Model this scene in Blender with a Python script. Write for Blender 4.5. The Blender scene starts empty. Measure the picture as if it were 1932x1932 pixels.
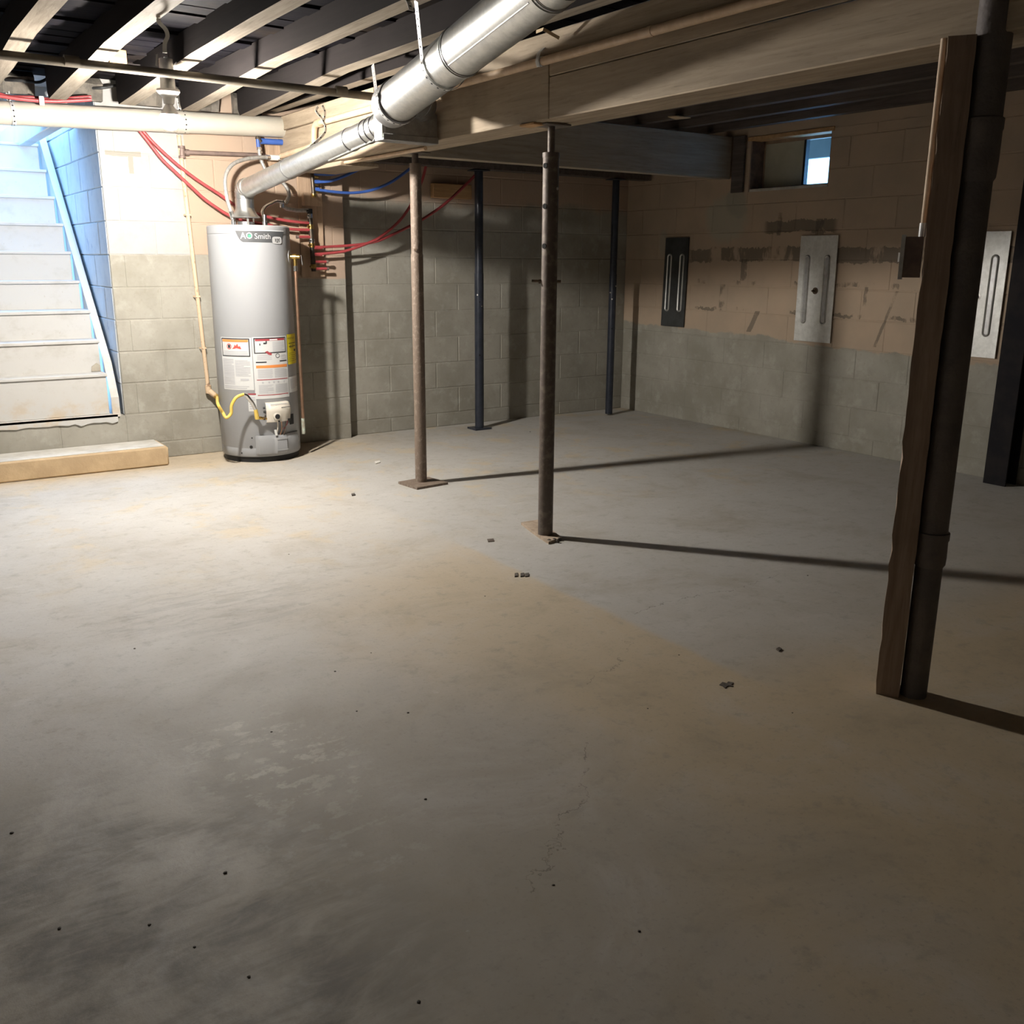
import bpy, math, random
from mathutils import Vector, Matrix
random.seed(7)
rnd = random.random
scn = bpy.context.scene
COL = scn.collection

# ------------------------------------------------------------------ camera
F_PX, IMG = 1800.0, 1932.0
YAW, PITCH, ROLL = math.radians(34.483), math.radians(-14.759), math.radians(0.353)
H = 1.22
_f = Vector((math.sin(YAW)*math.cos(PITCH), math.cos(YAW)*math.cos(PITCH), math.sin(PITCH)))
_r = Vector((math.cos(YAW), -math.sin(YAW), 0)); _u = _r.cross(_f)
c_, s_ = math.cos(ROLL), math.sin(ROLL)
CR, CU, CF = c_*_r + s_*_u, -s_*_r + c_*_u, _f
CAM = Vector((0, 0, H))
cd = bpy.data.cameras.new('camera'); cam = bpy.data.objects.new('camera', cd); COL.objects.link(cam)
cd.sensor_width = 36; cd.lens = F_PX/IMG*36; cd.clip_start = .05
M = Matrix.Identity(4)
for i in range(3):
    M[i][0], M[i][1], M[i][2], M[i][3] = CR[i], CU[i], -CF[i], CAM[i]
cam.matrix_world = M
scn.camera = cam

def ray(x, y): return (x-966)*CR - (y-966)*CU + F_PX*CF
def onZ(x, y, z=0.): d = ray(x, y); return CAM + d*((z-H)/d.z)
def onY(x, y, Y): d = ray(x, y); return CAM + d*(Y/d.y)
def onX(x, y, X): d = ray(x, y); return CAM + d*(X/d.x)

# ------------------------------------------------------------------ world (daylight down the stairwell and the window) and exposure
w = bpy.data.worlds.new('world'); scn.world = w; w.use_nodes = True
bg = w.node_tree.nodes['Background']; bg.inputs[0].default_value = (.25, .54, 1.0, 1); bg.inputs[1].default_value = 15.0
scn.view_settings.view_transform = 'Standard'; scn.view_settings.look = 'None'
scn.view_settings.exposure = 0.2; scn.view_settings.gamma = 1.0; scn.view_settings.use_curve_mapping = False
LAMP_STRENGTH = 2800
def portal(name, loc, rot, sx, sy):
    l = bpy.data.lights.new(name, 'AREA'); l.shape = 'RECTANGLE'; l.size = sx; l.size_y = sy
    try: l.cycles.is_portal = True
    except Exception: pass
    o = bpy.data.objects.new(name, l); COL.objects.link(o); o.location = loc; o.rotation_euler = rot
    return o
portal('stairwell_sky_portal', (.80, 7.63, 2.66), (0, 0, 0), 1.0, 1.9)
portal('window_sky_portal', (5.66, 4.41, 1.87), (0, math.pi/2, 0), .5, .8)

# ------------------------------------------------------------------ node helpers
class NT:
    def __init__(s, name):
        s.m = bpy.data.materials.new(name); s.m.use_nodes = True; s.t = s.m.node_tree
        s.b = s.t.nodes['Principled BSDF']; s._pos = None
    def put(s, sock, v):
        if isinstance(v, bpy.types.NodeSocket): s.t.links.new(v, sock)
        elif isinstance(v, (tuple, list)) and len(v) == 3 and sock.type == 'RGBA': sock.default_value = (*v, 1)
        else: sock.default_value = v
    def pos(s):
        if s._pos is None: s._pos = s.t.nodes.new('ShaderNodeNewGeometry').outputs['Position']
        return s._pos
    def obj(s): return s.t.nodes.new('ShaderNodeTexCoord').outputs['Object']
    def sep(s, v):
        n = s.t.nodes.new('ShaderNodeSeparateXYZ'); s.put(n.inputs[0], v); return n.outputs
    def m_(s, op, a, b=0., c=0.):
        n = s.t.nodes.new('ShaderNodeMath'); n.operation = op
        s.put(n.inputs[0], a); s.put(n.inputs[1], b); s.put(n.inputs[2], c); return n.outputs[0]
    def scale(s, v, sc):
        n = s.t.nodes.new('ShaderNodeVectorMath'); n.operation = 'MULTIPLY'; s.put(n.inputs[0], v); n.inputs[1].default_value = sc; return n.outputs[0]
    def noise(s, v, scale=5, detail=3, rough=.55, dist=0.):
        n = s.t.nodes.new('ShaderNodeTexNoise'); s.put(n.inputs['Vector'], v)
        n.inputs['Scale'].default_value = scale; n.inputs['Detail'].default_value = detail
        n.inputs['Roughness'].default_value = rough; n.inputs['Distortion'].default_value = dist
        return n.outputs[0]
    def st(s, v, lo, hi):     # smoothstep lo -> hi
        n = s.t.nodes.new('ShaderNodeMapRange'); n.interpolation_type = 'SMOOTHSTEP'
        s.put(n.inputs[0], v); s.put(n.inputs[1], lo); s.put(n.inputs[2], hi); return n.outputs[0]
    def mix(s, f, a, b, blend='MIX'):
        n = s.t.nodes.new('ShaderNodeMix'); n.data_type = 'RGBA'; n.blend_type = blend
        s.put(n.inputs[0], f); s.put(n.inputs[6], a); s.put(n.inputs[7], b); return n.outputs[2]
    def mul(s, a, b): return s.m_('MULTIPLY', a, b)
    def add(s, a, b): return s.m_('ADD', a, b)
    def bump(s, h, strength=.3, dist=.01):
        n = s.t.nodes.new('ShaderNodeBump'); n.inputs['Strength'].default_value = strength; n.inputs['Distance'].default_value = dist
        s.put(n.inputs['Height'], h); s.t.links.new(n.outputs[0], s.b.inputs['Normal'])
    def col(s, v): s.put(s.b.inputs['Base Color'], v)
    def set(s, rough=.6, metal=0., spec=.5):
        s.put(s.b.inputs['Roughness'], rough); s.put(s.b.inputs['Metallic'], metal); s.put(s.b.inputs['Specular IOR Level'], spec)
    def ell(s, x, y, cx, cy, rx, ry):   # 0 at the centre of an ellipse, 1 on its rim
        a = s.m_('POWER', s.m_('DIVIDE', s.m_('SUBTRACT', x, cx), rx), 2.0); b = s.m_('POWER', s.m_('DIVIDE', s.m_('SUBTRACT', y, cy), ry), 2.0)
        return s.m_('SQRT', s.add(a, b))

def srgb(r, g, b):
    f = lambda c: (c/255)/12.92 if c/255 <= .04045 else (((c/255)+.055)/1.055)**2.4
    return (f(r), f(g), f(b))
def mk(name, rgb, rgb2=None, rough=.6, metal=0., scale=8, lo=.35, hi=.65, bump=0., bscale=40, spec=.5, aniso=None):
    n = NT(name); p = n.pos()
    if aniso: p = n.scale(p, aniso)
    if rgb2 is not None:
        n.col(n.mix(n.st(n.noise(p, scale, 5, .6), lo, hi), rgb, rgb2))
    else: n.col(rgb)
    n.set(rough, metal, spec)
    if bump: n.bump(n.noise(p, bscale, 4), bump)
    return n.m

# ------------------------------------------------------------------ materials
def wood(name, a, b, axis='y', dark=(.05, .035, .02), rough=.75, knots=.5, flank_shade=None, spec=.3):
    n = NT(name); p = n.pos()
    sc = {'y': (14, .9, 14), 'x': (.9, 14, 14), 'z': (14, 14, .9)}[axis]
    g = n.noise(n.scale(p, sc), 2.2, 6, .65, .6)
    c = n.mix(n.st(g, .3, .7), a, b)
    big = n.noise(p, 1.7, 4, .6)
    c = n.mix(n.mul(n.st(big, .52, .75), .35), c, dark)
    kn = n.noise(n.scale(p, tuple(.35*v for v in sc)), 3.1, 2, .5)
    c = n.mix(n.mul(n.st(kn, .70, .78), knots), c, dark)
    fine = n.noise(n.scale(p, tuple(3*v for v in sc)), 3, 4, .7)
    c = n.mix(n.mul(n.st(fine, .56, .66), .22), c, dark)
    if flank_shade:   # shade of the joist bays painted onto the flanks; sawn underside stays pale
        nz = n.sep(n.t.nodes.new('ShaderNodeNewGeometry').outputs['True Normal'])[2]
        c = n.mix(n.mul(n.st(n.add(nz, n.mul(big, .15)), -.75, -.35), flank_shade), c, (.016, .014, .015))
    n.col(c); n.set(rough, 0, spec); n.bump(g, .25, .004)
    return n.m
W_JOIST = wood('joist_wood', (.34, .295, .24), (.23, .195, .155), flank_shade=.97, spec=.02)
W_BEAM = wood('beam_wood', (.43, .345, .25), (.31, .245, .175), knots=.9)
W_BEAMX = wood('cross_beam_wood', (.42, .36, .28), (.32, .265, .20), axis='x')
W_DARK = wood('dark_joist_wood', (.13, .105, .09), (.075, .06, .055))
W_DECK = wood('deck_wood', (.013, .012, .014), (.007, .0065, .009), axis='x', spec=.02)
W_POST = wood('post_wood', (.40, .30, .235), (.25, .18, .14), axis='z')
W_BLOCK = wood('fresh_block_wood', (.55, .34, .17), (.42, .25, .12), axis='x')
W_BOARD = wood('manifold_board_wood', (.50, .36, .25), (.40, .28, .19), axis='z', knots=.15)

GREY = (.36, .335, .27); BEIGE = (.43, .325, .25); WHITE = (.41, .40, .385)
def wall_mat(name, kind):
    n = NT(name); p = n.pos(); x, y, z = n.sep(p)
    n1 = n.noise(p, 2.3, 5, .6); n2 = n.noise(p, 9, 5, .65); n3 = n.noise(p, 38, 4, .6)
    gmix = n.mix(n.st(n1, .35, .65), (.285, .268, .225), (.37, .352, .305))
    gmix = n.mix(n.mul(n.st(n2, .5, .7), .5), gmix, (.44, .425, .38))
    gmix = n.mix(n.mul(n.st(n3, .55, .7), .25), gmix, (.25, .225, .175))
    bmix = n.mix(n.st(n1, .35, .7), BEIGE if kind != 'right' else (.47, .36, .265), (.45, .335, .25) if kind != 'right' else (.41, .325, .245))
    bmix = n.mix(n.mul(n.st(n2, .58, .72), .35), bmix, (.40, .33, .25))
    jit = n.add(n.mul(n.m_('SUBTRACT', n1, .5), .16), n.mul(n.m_('SUBTRACT', n2, .5), .10))
    if kind == 'left':
        zz = n.add(z, n.mul(jit, .15))
        line = n.m_('SUBTRACT', 1.244, n.mul(n.st(x, 1.9, 2.6), .15))
        c = n.mix(n.st(n.m_('SUBTRACT', zz, line), -.004, .004), gmix, bmix)
        wm = n.mul(n.st(zz, 1.237, 1.243), n.m_('LESS_THAN', x, 1.815))
        c = n.mix(wm, c, n.mix(n.st(n2, .4, .8), WHITE, (.355, .345, .325)))
        # bare mortar marks in a T shape on the white paint
        t1 = n.mul(n.mul(n.m_('GREATER_THAN', x, 1.36), n.m_('LESS_THAN', x, 1.56)), n.m_('LESS_THAN', n.m_('ABSOLUTE', n.m_('SUBTRACT', n.add(z, n.mul(jit, .25)), 1.805)), .014))
        t2 = n.mul(n.mul(n.m_('LESS_THAN', n.m_('ABSOLUTE', n.m_('SUBTRACT', n.add(x, n.mul(jit, .3)), 1.495)), .013), n.m_('LESS_THAN', z, 1.81)), n.m_('GREATER_THAN', z, 1.70))
        c = n.mix(n.m_('MAXIMUM', t1, t2), c, (.30, .285, .245))
    elif kind == 'back':
        zz = n.add(z, n.mul(jit, 1.2))
        c = n.mix(n.st(zz, 1.58, 1.66), gmix, bmix)
    elif kind == 'right':
        zz = n.add(z, n.mul(jit, .7))
        line = n.add(.66, n.mul(n.st(y, 3.2, 5.6), .06))
        c = n.mix(n.st(n.m_('SUBTRACT', zz, line), -.006, .01), gmix, bmix)
        # corner return is parged grey up to eye height
        dk = (.115, .10, .082)
        def streak(zc, hw, y0, y1, thr):
            a = n.m_('LESS_THAN', n.m_('ABSOLUTE', n.m_('SUBTRACT', n.add(z, n.add(n.mul(jit, .5), n.mul(n.m_('SUBTRACT', n3, .5), .05))), zc)), hw)
            b = n.mul(n.st(y, y0-.05, y0), n.m_('SUBTRACT', 1.0, n.st(y, y1, y1+.05)))
            return n.mul(n.mul(a, b), n.st(n.noise(n.scale(p, (1, 1, .4)), 4.2, 5, .7), thr, thr+.08))
        for a in ((1.265, .048, 2.0, 5.45, .40), (1.45, .040, 4.18, 4.72, .30), (1.075, .014, 2.4, 5.5, .50), (.885, .010, 2.4, 5.5, .48)):
            c = n.mix(n.mul(streak(*a), .7), c, dk)
        def vstreak(yc, hw, z0, z1, lean=0.):
            yy = n.add(n.add(y, n.mul(jit, .3)), n.mul(n.m_('SUBTRACT', z, z0), lean))
            a = n.m_('LESS_THAN', n.m_('ABSOLUTE', n.m_('SUBTRACT', yy, yc)), hw)
            return n.mul(a, n.mul(n.m_('GREATER_THAN', z, z0), n.m_('LESS_THAN', z, z1)))
        for a in ((4.28, .034, 1.40, 1.50), (4.92, .030, 1.09, 1.24), (5.12, .026, .89, 1.06), (4.84, .022, .73, .88, .5), (3.88, .012, .95, 1.07), (3.78, .010, .70, 1.05, .35), (4.62, .018, 1.40, 1.55)):
            c = n.mix(n.mul(n.mul(vstreak(*a), n.st(n2, .38, .55)), .65), c, dk)
        bl = n.ell(n.add(y, jit), n.add(z, jit), 5.12, 1.50, .20, .17)
        c = n.mix(n.mul(n.m_('SUBTRACT', 1.0, n.st(bl, .7, 1.15)), .75), c, (.40, .38, .31))
        bl = n.ell(n.add(y, jit), n.add(z, jit), 5.02, 1.62, .10, .10)
        c = n.mix(n.mul(n.m_('SUBTRACT', 1.0, n.st(bl, .7, 1.1)), .75), c, (.34, .32, .26))
        bl = n.ell(n.add(y, n.mul(jit, .6)), n.add(z, n.mul(jit, .6)), 5.78, 1.36, .05, .12)
        c = n.mix(n.mul(n.m_('SUBTRACT', 1.0, n.st(bl, .6, 1.1)), .7), c, (.36, .33, .27))
    else:  # white painted stairwell
        c = n.mix(n.st(n2, .4, .75), (.62, .64, .66), (.54, .57, .60))
        c = n.mix(n.mul(n.st(n.noise(n.scale(p, (1, 1, .5)), 11, 4, .7), .62, .68), .75), c, (.36, .40, .50))
    n.col(c); n.set(.85, 0, .25)
    n.bump(n.add(n.mul(n2, .5), n.mul(n3, .5)), .35, .006)
    return n.m
M_WL, M_WB, M_WR, M_WS = wall_mat('wall_paint_left', 'left'), wall_mat('wall_parge_back', 'back'), wall_mat('wall_paint_right', 'right'), wall_mat('stairwell_paint', 'stair')

def floor_mat():
    n = NT('floor_concrete'); p = n.pos(); x, y, z = n.sep(p)
    n1 = n.noise(p, .9, 5, .6); n2 = n.noise(p, 3.5, 6, .65, .4); n3 = n.noise(p, 16, 5, .7); n4 = n.noise(p, 70, 4, .7)
    st_ = n.noise(n.scale(p, (1.0, 4.0, 1)), 5, 6, .7, .8)
    c = n.mix(n.st(n1, .3, .7), (.44, .41, .365), (.51, .48, .435))
    gz_ = n.mul(n.st(n.add(x, n.mul(n2, .05)), 2.10, 2.18), n.st(y, 1.6, 2.1)); c = n.mix(n.mul(gz_, .6), c, (.44, .43, .41))
    c = n.mix(n.mul(n.st(n2, .5, .72), .45), c, (.38, .35, .30))
    c = n.mix(n.mul(n.st(st_, .55, .75), .35), c, (.60, .575, .54))
    j = n.mul(n.m_('SUBTRACT', n2, .5), .5); j1 = n.mul(n.m_('SUBTRACT', n1, .5), 1.6)
    c = n.mix(n.mul(n.m_('SUBTRACT', 1.0, n.st(n.add(y, n.mul(n2, .8)), 1.9, 3.2)), .6), c, (.38, .325, .245))
    # tan stain, straight edge along the old partition line
    xe = n.m_('SUBTRACT', n.add(x, n.mul(j, .10)), 2.11)
    m1 = n.m_('SUBTRACT', 1.0, n.mul(n.st(xe, -.02, .02), n.st(y, 1.6, 1.95)))
    m1 = n.mul(m1, n.st(n.add(n.add(x, j), j1), .95, 1.75))
    m1 = n.mul(m1, n.m_('SUBTRACT', 1.0, n.st(n.add(y, n.add(j, n.mul(x, -.35))), 2.45, 3.0)))
    c = n.mix(n.mul(m1, .50), c, (.50, .37, .20))
    m2 = n.mul(n.st(n2, .52, .66), n.st(n.add(y, j1), 3.2, 4.4))
    c = n.mix(n.mul(m2, .45), c, (.60, .47, .28))
    # rusty tan along the foot of the stair wall
    m3 = n.mul(n.st(n.add(y, n.mul(j, .5)), 5.45, 5.85), n.m_('SUBTRACT', 1.0, n.st(x, 2.2, 3.4)))
    c = n.mix(n.mul(m3, .55), c, (.56, .43, .27))
    # worn, dirty area with dark smears
    e = n.ell(n.add(x, j), n.add(y, j), .25, 1.55, .55, .75)
    m4 = n.mul(n.m_('SUBTRACT', 1.0, n.st(e, .55, 1.25)), n.st(n.add(n2, n.mul(st_, .5)), .60, .92))
    c = n.mix(n.mul(m4, .9), c, (.085, .075, .068))
    e = n.ell(n.add(x, j), n.add(y, j), .5, 1.75, .85, 1.0)
    c = n.mix(n.mul(n.m_('SUBTRACT', 1.0, n.st(e, .4, 1.3)), .42), c, (.23, .205, .165))
    # pale scuffed paint
    e = n.ell(n.add(x, n.mul(j, .6)), n.add(y, n.mul(j, .6)), .74, 2.15, .26, .34)
    m5 = n.mul(n.m_('SUBTRACT', 1.0, n.st(e, .3, 1.15)), n.st(n.add(n.mul(st_, .35), n.mul(n3, .75)), .56, .66))
    c = n.mix(n.mul(m5, .85), c, (.60, .57, .50))
    e = n.ell(x, y, .78, 1.75, .3, .3)
    m6 = n.mul(n.m_('SUBTRACT', 1.0, n.st(e, .3, 1.2)), n.st(n.add(n.mul(st_, .35), n.mul(n3, .75)), .58, .68))
    c = n.mix(n.mul(m6, .5), c, (.50, .47, .40))
    # grey trowel smears
    e = n.ell(n.add(x, j), n.add(y, j), .95, 3.35, .55, .45)
    m7 = n.mul(n.m_('SUBTRACT', 1.0, n.st(e, .3, 1.2)), n.st(st_, .45, .62))
    c = n.mix(n.mul(m7, .5), c, (.30, .275, .24))
    mo = n.noise(p, 2.1, 8, .72, .5); c = n.mix(n.mul(n.st(mo, .48, .70), .42), c, (.30, .25, .175)); c = n.mix(n.mul(n.st(mo, .50, .30), .30), c, (.55, .53, .50))
    sc2 = n.noise(n.scale(p, (.6, 2.4, 1)), 9, 6, .75, 1.2); c = n.mix(n.mul(n.st(sc2, .66, .74), .35), c, (.60, .58, .53)); c = n.mix(n.mul(n.st(sc2, .34, .26), .40), c, (.24, .21, .17))
    c = n.mix(n.mul(n.st(n3, .52, .70), .38), c, (.27, .245, .20))
    c = n.mix(n.mul(n.st(n4, .55, .70), .32), c, (.22, .20, .165))
    # hairline cracks along a few wandering lines
    wob = n.add(n.mul(n.m_('SUBTRACT', n.noise(p, 2.6, 6, .7), .5), .35), 0.)
    for (pa, pb) in (((1195, 1158), (1465, 1082)), ((1100, 1290), (1185, 1210)), ((1040, 1690), (1100, 1400))):
        A, B = onZ(*pa), onZ(*pb); d = (B-A); Ln = d.length; d /= Ln
        u = n.add(n.mul(n.m_('SUBTRACT', x, A.x), d.x), n.mul(n.m_('SUBTRACT', y, A.y), d.y))
        v = n.add(n.add(n.mul(n.m_('SUBTRACT', x, A.x), -d.y), n.mul(n.m_('SUBTRACT', y, A.y), d.x)), wob)
        mk_ = n.mul(n.m_('LESS_THAN', n.m_('ABSOLUTE', v), .0022), n.mul(n.m_('GREATER_THAN', u, 0.), n.m_('LESS_THAN', u, Ln)))
        c = n.mix(n.mul(mk_, n.mul(n.st(n3, .40, .55), .6)), c, (.13, .11, .09))
    n.col(c); n.put(n.b.inputs['Roughness'], n.add(.50, n.mul(n2, .35))); n.put(n.b.inputs['Specular IOR Level'], .4)
    n.bump(n.add(n.mul(n3, .6), n.mul(n4, .4)), .25, .006)
    return n.m
M_FLOOR = floor_mat()
M_MORTAR = mk('mortar', (.34, .30, .24), (.27, .24, .19), .9)
M_PLAIN = mk('plain_concrete', (.34, .31, .27), (.40, .37, .32), .9, bump=.2)
M_STEP = mk('step_concrete', (.58, .43, .26), (.48, .35, .21), .85, scale=6, bump=.3)
M_STEPTOP = mk('step_top_concrete', (.50, .48, .44), (.62, .60, .56), .85, bump=.2)
def stair_paint():
    n = NT('stair_white_paint'); p = n.pos(); x, y, z = n.sep(p)
    a = n.noise(n.scale(p, (1, 1, 1.3)), 6, 6, .65); b = n.noise(n.scale(p, (2, 1, 1)), 30, 4, .7)
    c = n.mix(n.st(a, .5, .75), (.54, .53, .51), (.46, .445, .41))
    c = n.mix(n.mul(n.st(b, .64, .72), .55), c, (.38, .33, .27))
    low = n.mul(n.m_('SUBTRACT', 1.0, n.st(z, .30, .47)), n.st(a, .44, .62))
    c = n.mix(n.mul(low, .6), c, (.55, .43, .29))
    n.col(c); n.set(.6, 0, .4); n.bump(b, .12, .003); return n.m
M_STAIR = stair_paint()
M_GALV = NT('galvanised_steel')
def galv(name, a, b, rough, dirt=.3):
    n = NT(name); p = n.pos(); g = n.noise(p, 26, 5, .7); k = n.noise(n.scale(p, (1, 1, 3)), 8, 5, .7)
    c = n.mix(n.st(g, .35, .65), a, b); c = n.mix(n.mul(n.st(k, .58, .75), dirt), c, (.28, .26, .23))
    n.col(c); n.set(rough, 1.0); n.put(n.b.inputs['Roughness'], n.add(rough-.08, n.mul(g, .2))); return n.m
M_GALV = galv('galvanised_steel', (.66, .66, .64), (.56, .565, .55), .36)
M_GALVD = galv('dull_galvanised_steel', (.42, .42, .42), (.34, .34, .34), .42, .5)
M_STRAP = mk('strap_steel', (.68, .68, .67), (.52, .52, .52), .35, .25, scale=30)
M_PLATE = galv('anchor_plate_steel', (.66, .66, .64), (.58, .58, .56), .55, .35)
M_PLATE_SHADE = mk('shaded_anchor_plate', (.09, .095, .095), (.07, .07, .07), .55, .6)  # plate steel darkened in its colour to stand for shadow
M_PVC = mk('pvc_offwhite', (.52, .485, .415), (.46, .43, .365), .45, scale=3)
M_GASP = mk('painted_gas_pipe', (.66, .50, .35), (.56, .40, .26), .55, scale=18)
M_GASR = mk('rusty_painted_pipe', (.62, .46, .31), (.30, .19, .12), .65, scale=30, lo=.55, hi=.7)
M_IRON = mk('iron_pipe', (.24, .175, .15), (.15, .11, .10), .6, .3, scale=14)
M_STACK = mk('cast_iron', (.12, .105, .105), (.17, .145, .135), .65, .2, scale=9, bump=.3, bscale=60)
M_BRACE = mk('brace_steel', (.020, .019, .022), (.03, .027, .027), .9, .0, scale=9, spec=.1)
M_GIRDER = mk('steel_girder', (.085, .075, .06), (.12, .10, .075), .6, .5, scale=9)
M_RUST = mk('rusty_post_paint', (.20, .15, .115), (.30, .245, .195), .6, .15, scale=45, lo=.5, hi=.7, bump=.3, bscale=90)
M_RUSTD = mk('worn_post_steel', (.12, .095, .08), (.20, .165, .135), .55, .3, scale=30, lo=.45, hi=.7, bump=.2)
M_BLACKP = mk('black_post_paint', (.022, .027, .04), (.035, .04, .055), .3, .1, scale=20)
M_HOLE = mk('dark_hole', (.006, .006, .006), None, .9)
M_BOLT = mk('bright_bolt', (.62, .60, .56), None, .3, 1.)
M_RBOLT = mk('rusty_bolt', (.16, .11, .07), (.08, .06, .045), .7, .5, scale=60)
M_JACKET = mk('heater_jacket_grey', (.33, .335, .345), (.32, .325, .335), .48, .0, scale=2, spec=.4)
M_JTOP = mk('heater_top_grey', (.40, .405, .41), None, .4)
M_BASEB = mk('black_base', (.012, .012, .013), None, .6)
M_BRAND = mk('brand_plate_grey', (.055, .058, .062), (.085, .088, .092), .5, .0, scale=3)
M_WHITEP = mk('white_print', (.82, .82, .80), None, .45)
M_SILVERP = mk('silver_print', (.50, .50, .50), None, .4, .0)
M_GREEN = mk('green_print', (.05, .35, .15), None, .4)
M_STICK = mk('sticker_paper', (.60, .60, .59), None, .5)
M_TXT = mk('grey_print', (.46, .46, .48), None, .6)
M_INK = mk('black_print', (.03, .03, .035), None, .6)
M_RED = mk('dark_red_print', (.36, .06, .07), None, .5)
M_ORANGE = mk('orange_print', (.75, .26, .07), None, .5)
M_PICRED = mk('red_print', (.68, .10, .08), None, .5)
M_YEL = mk('yellow_sticker', (.72, .60, .02), None, .5)
M_VALVE = mk('valve_plastic', (.66, .61, .53), (.60, .55, .47), .45, scale=6)
M_BLACK = mk('black_plastic', (.015, .015, .016), None, .4)
M_BRASS = mk('brass', (.72, .50, .17), (.60, .40, .13), .28, 1.0, scale=20)
M_COPPER = mk('aged_copper', (.50, .30, .20), (.38, .24, .16), .38, .85, scale=16)
M_VERDI = mk('verdigris_copper', (.50, .58, .50), (.40, .36, .28), .7, .2, scale=50)
M_YFLEX = mk('yellow_gas_flex', (.80, .58, .14), (.76, .53, .10), .4, scale=14)
M_PEXR = mk('red_pex', (.40, .065, .07), (.33, .055, .06), .38, scale=9)
M_PEXB = mk('blue_pex', (.05, .12, .42), (.06, .14, .48), .38, scale=9)
M_HOSE = mk('braided_hose', (.40, .39, .37), (.52, .51, .49), .45, .5, scale=60)
M_CHROME = mk('chrome_nipple', (.75, .75, .75), None, .22, 1.)
M_MANI = mk('dark_copper_manifold', (.13, .10, .075), (.07, .06, .05), .4, .7, scale=20)
M_PORC = mk('white_porcelain', (.82, .80, .76), None, .35)
M_ORNW = mk('orange_wire_sheath', (.75, .30, .06), None, .5)
M_CABLE = mk('black_cable', (.03, .03, .03), None, .6)
M_TWINE = mk('pale_lath', (.62, .47, .28), (.54, .40, .24), .7)
M_COBWEB = mk('dusty_plastic_strip', (.55, .55, .52), None, .7)
M_DEBRIS = mk('debris_dark', (.06, .05, .04), (.12, .10, .08), .8, scale=60)
M_PAPER = mk('paper_scrap', (.68, .65, .60), None, .8)
M_INSUL = mk('grey_insulation', (.20, .175, .145), (.11, .10, .085), .95, scale=16, bump=.5)
M_SASH = mk('window_panel_paint', (.42, .40, .31), (.37, .35, .27), .6, scale=7)
M_SILL = mk('window_sill_paint', (.55, .54, .50), (.38, .36, .32), .7, scale=14)
M_WFRAME = mk('window_frame_wood', (.34, .24, .16), (.24, .17, .12), .7, scale=10)
M_WELL = mk('window_well_white', (.80, .82, .82), (.72, .75, .76), .7, scale=4)
M_EAVE = mk('awning_paint', (.16, .17, .17), (.13, .14, .14), .6, scale=8)
M_CHIP = mk('bare_block_chip', (.42, .38, .31), (.36, .32, .26), .9, scale=30)
def glass():
    n = NT('dirty_glass'); b = n.b
    n.set(.08, 0, .5); n.col((.30, .36, .38)); n.put(b.inputs['Transmission Weight'], 1.0); n.put(b.inputs['IOR'], 1.02); return n.m
M_GLASS = glass()
def emis(name, c, s):
    n = NT(name); n.col((1, 1, 1)); n.put(n.b.inputs['Emission Color'], (*c, 1)); n.put(n.b.inputs['Emission Strength'], s); return n.m
M_BULB = emis('lit_bulb', (1.0, .945, .865), LAMP_STRENGTH)

# ------------------------------------------------------------------ mesh helpers
ROOT = {}
def origin_of(p):
    return ROOT.get(p.name, Vector((0, 0, 0))) if p else Vector((0, 0, 0))
def link(o, parent=None):
    COL.objects.link(o)
    if parent: o.parent = parent; ROOT[o.name] = origin_of(parent)
    return o
def tag(o, label=None, cat=None, group=None, kind=None):
    if label: o['label'] = label
    if cat: o['category'] = cat
    if group: o['group'] = group
    if kind: o['kind'] = kind
    return o
def thing(name, label, cat, loc, group=None):
    o = bpy.data.objects.new(name, None); o.empty_display_size = .05; COL.objects.link(o)
    o.location = loc; ROOT[o.name] = Vector(loc); return tag(o, label, cat, group)
def frame_of(d):
    d = Vector(d).normalized(); a = Vector((0, 0, 1)) if abs(d.z) < .9 else Vector((1, 0, 0))
    u = d.cross(a).normalized(); return u, d.cross(u).normalized(), d
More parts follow.
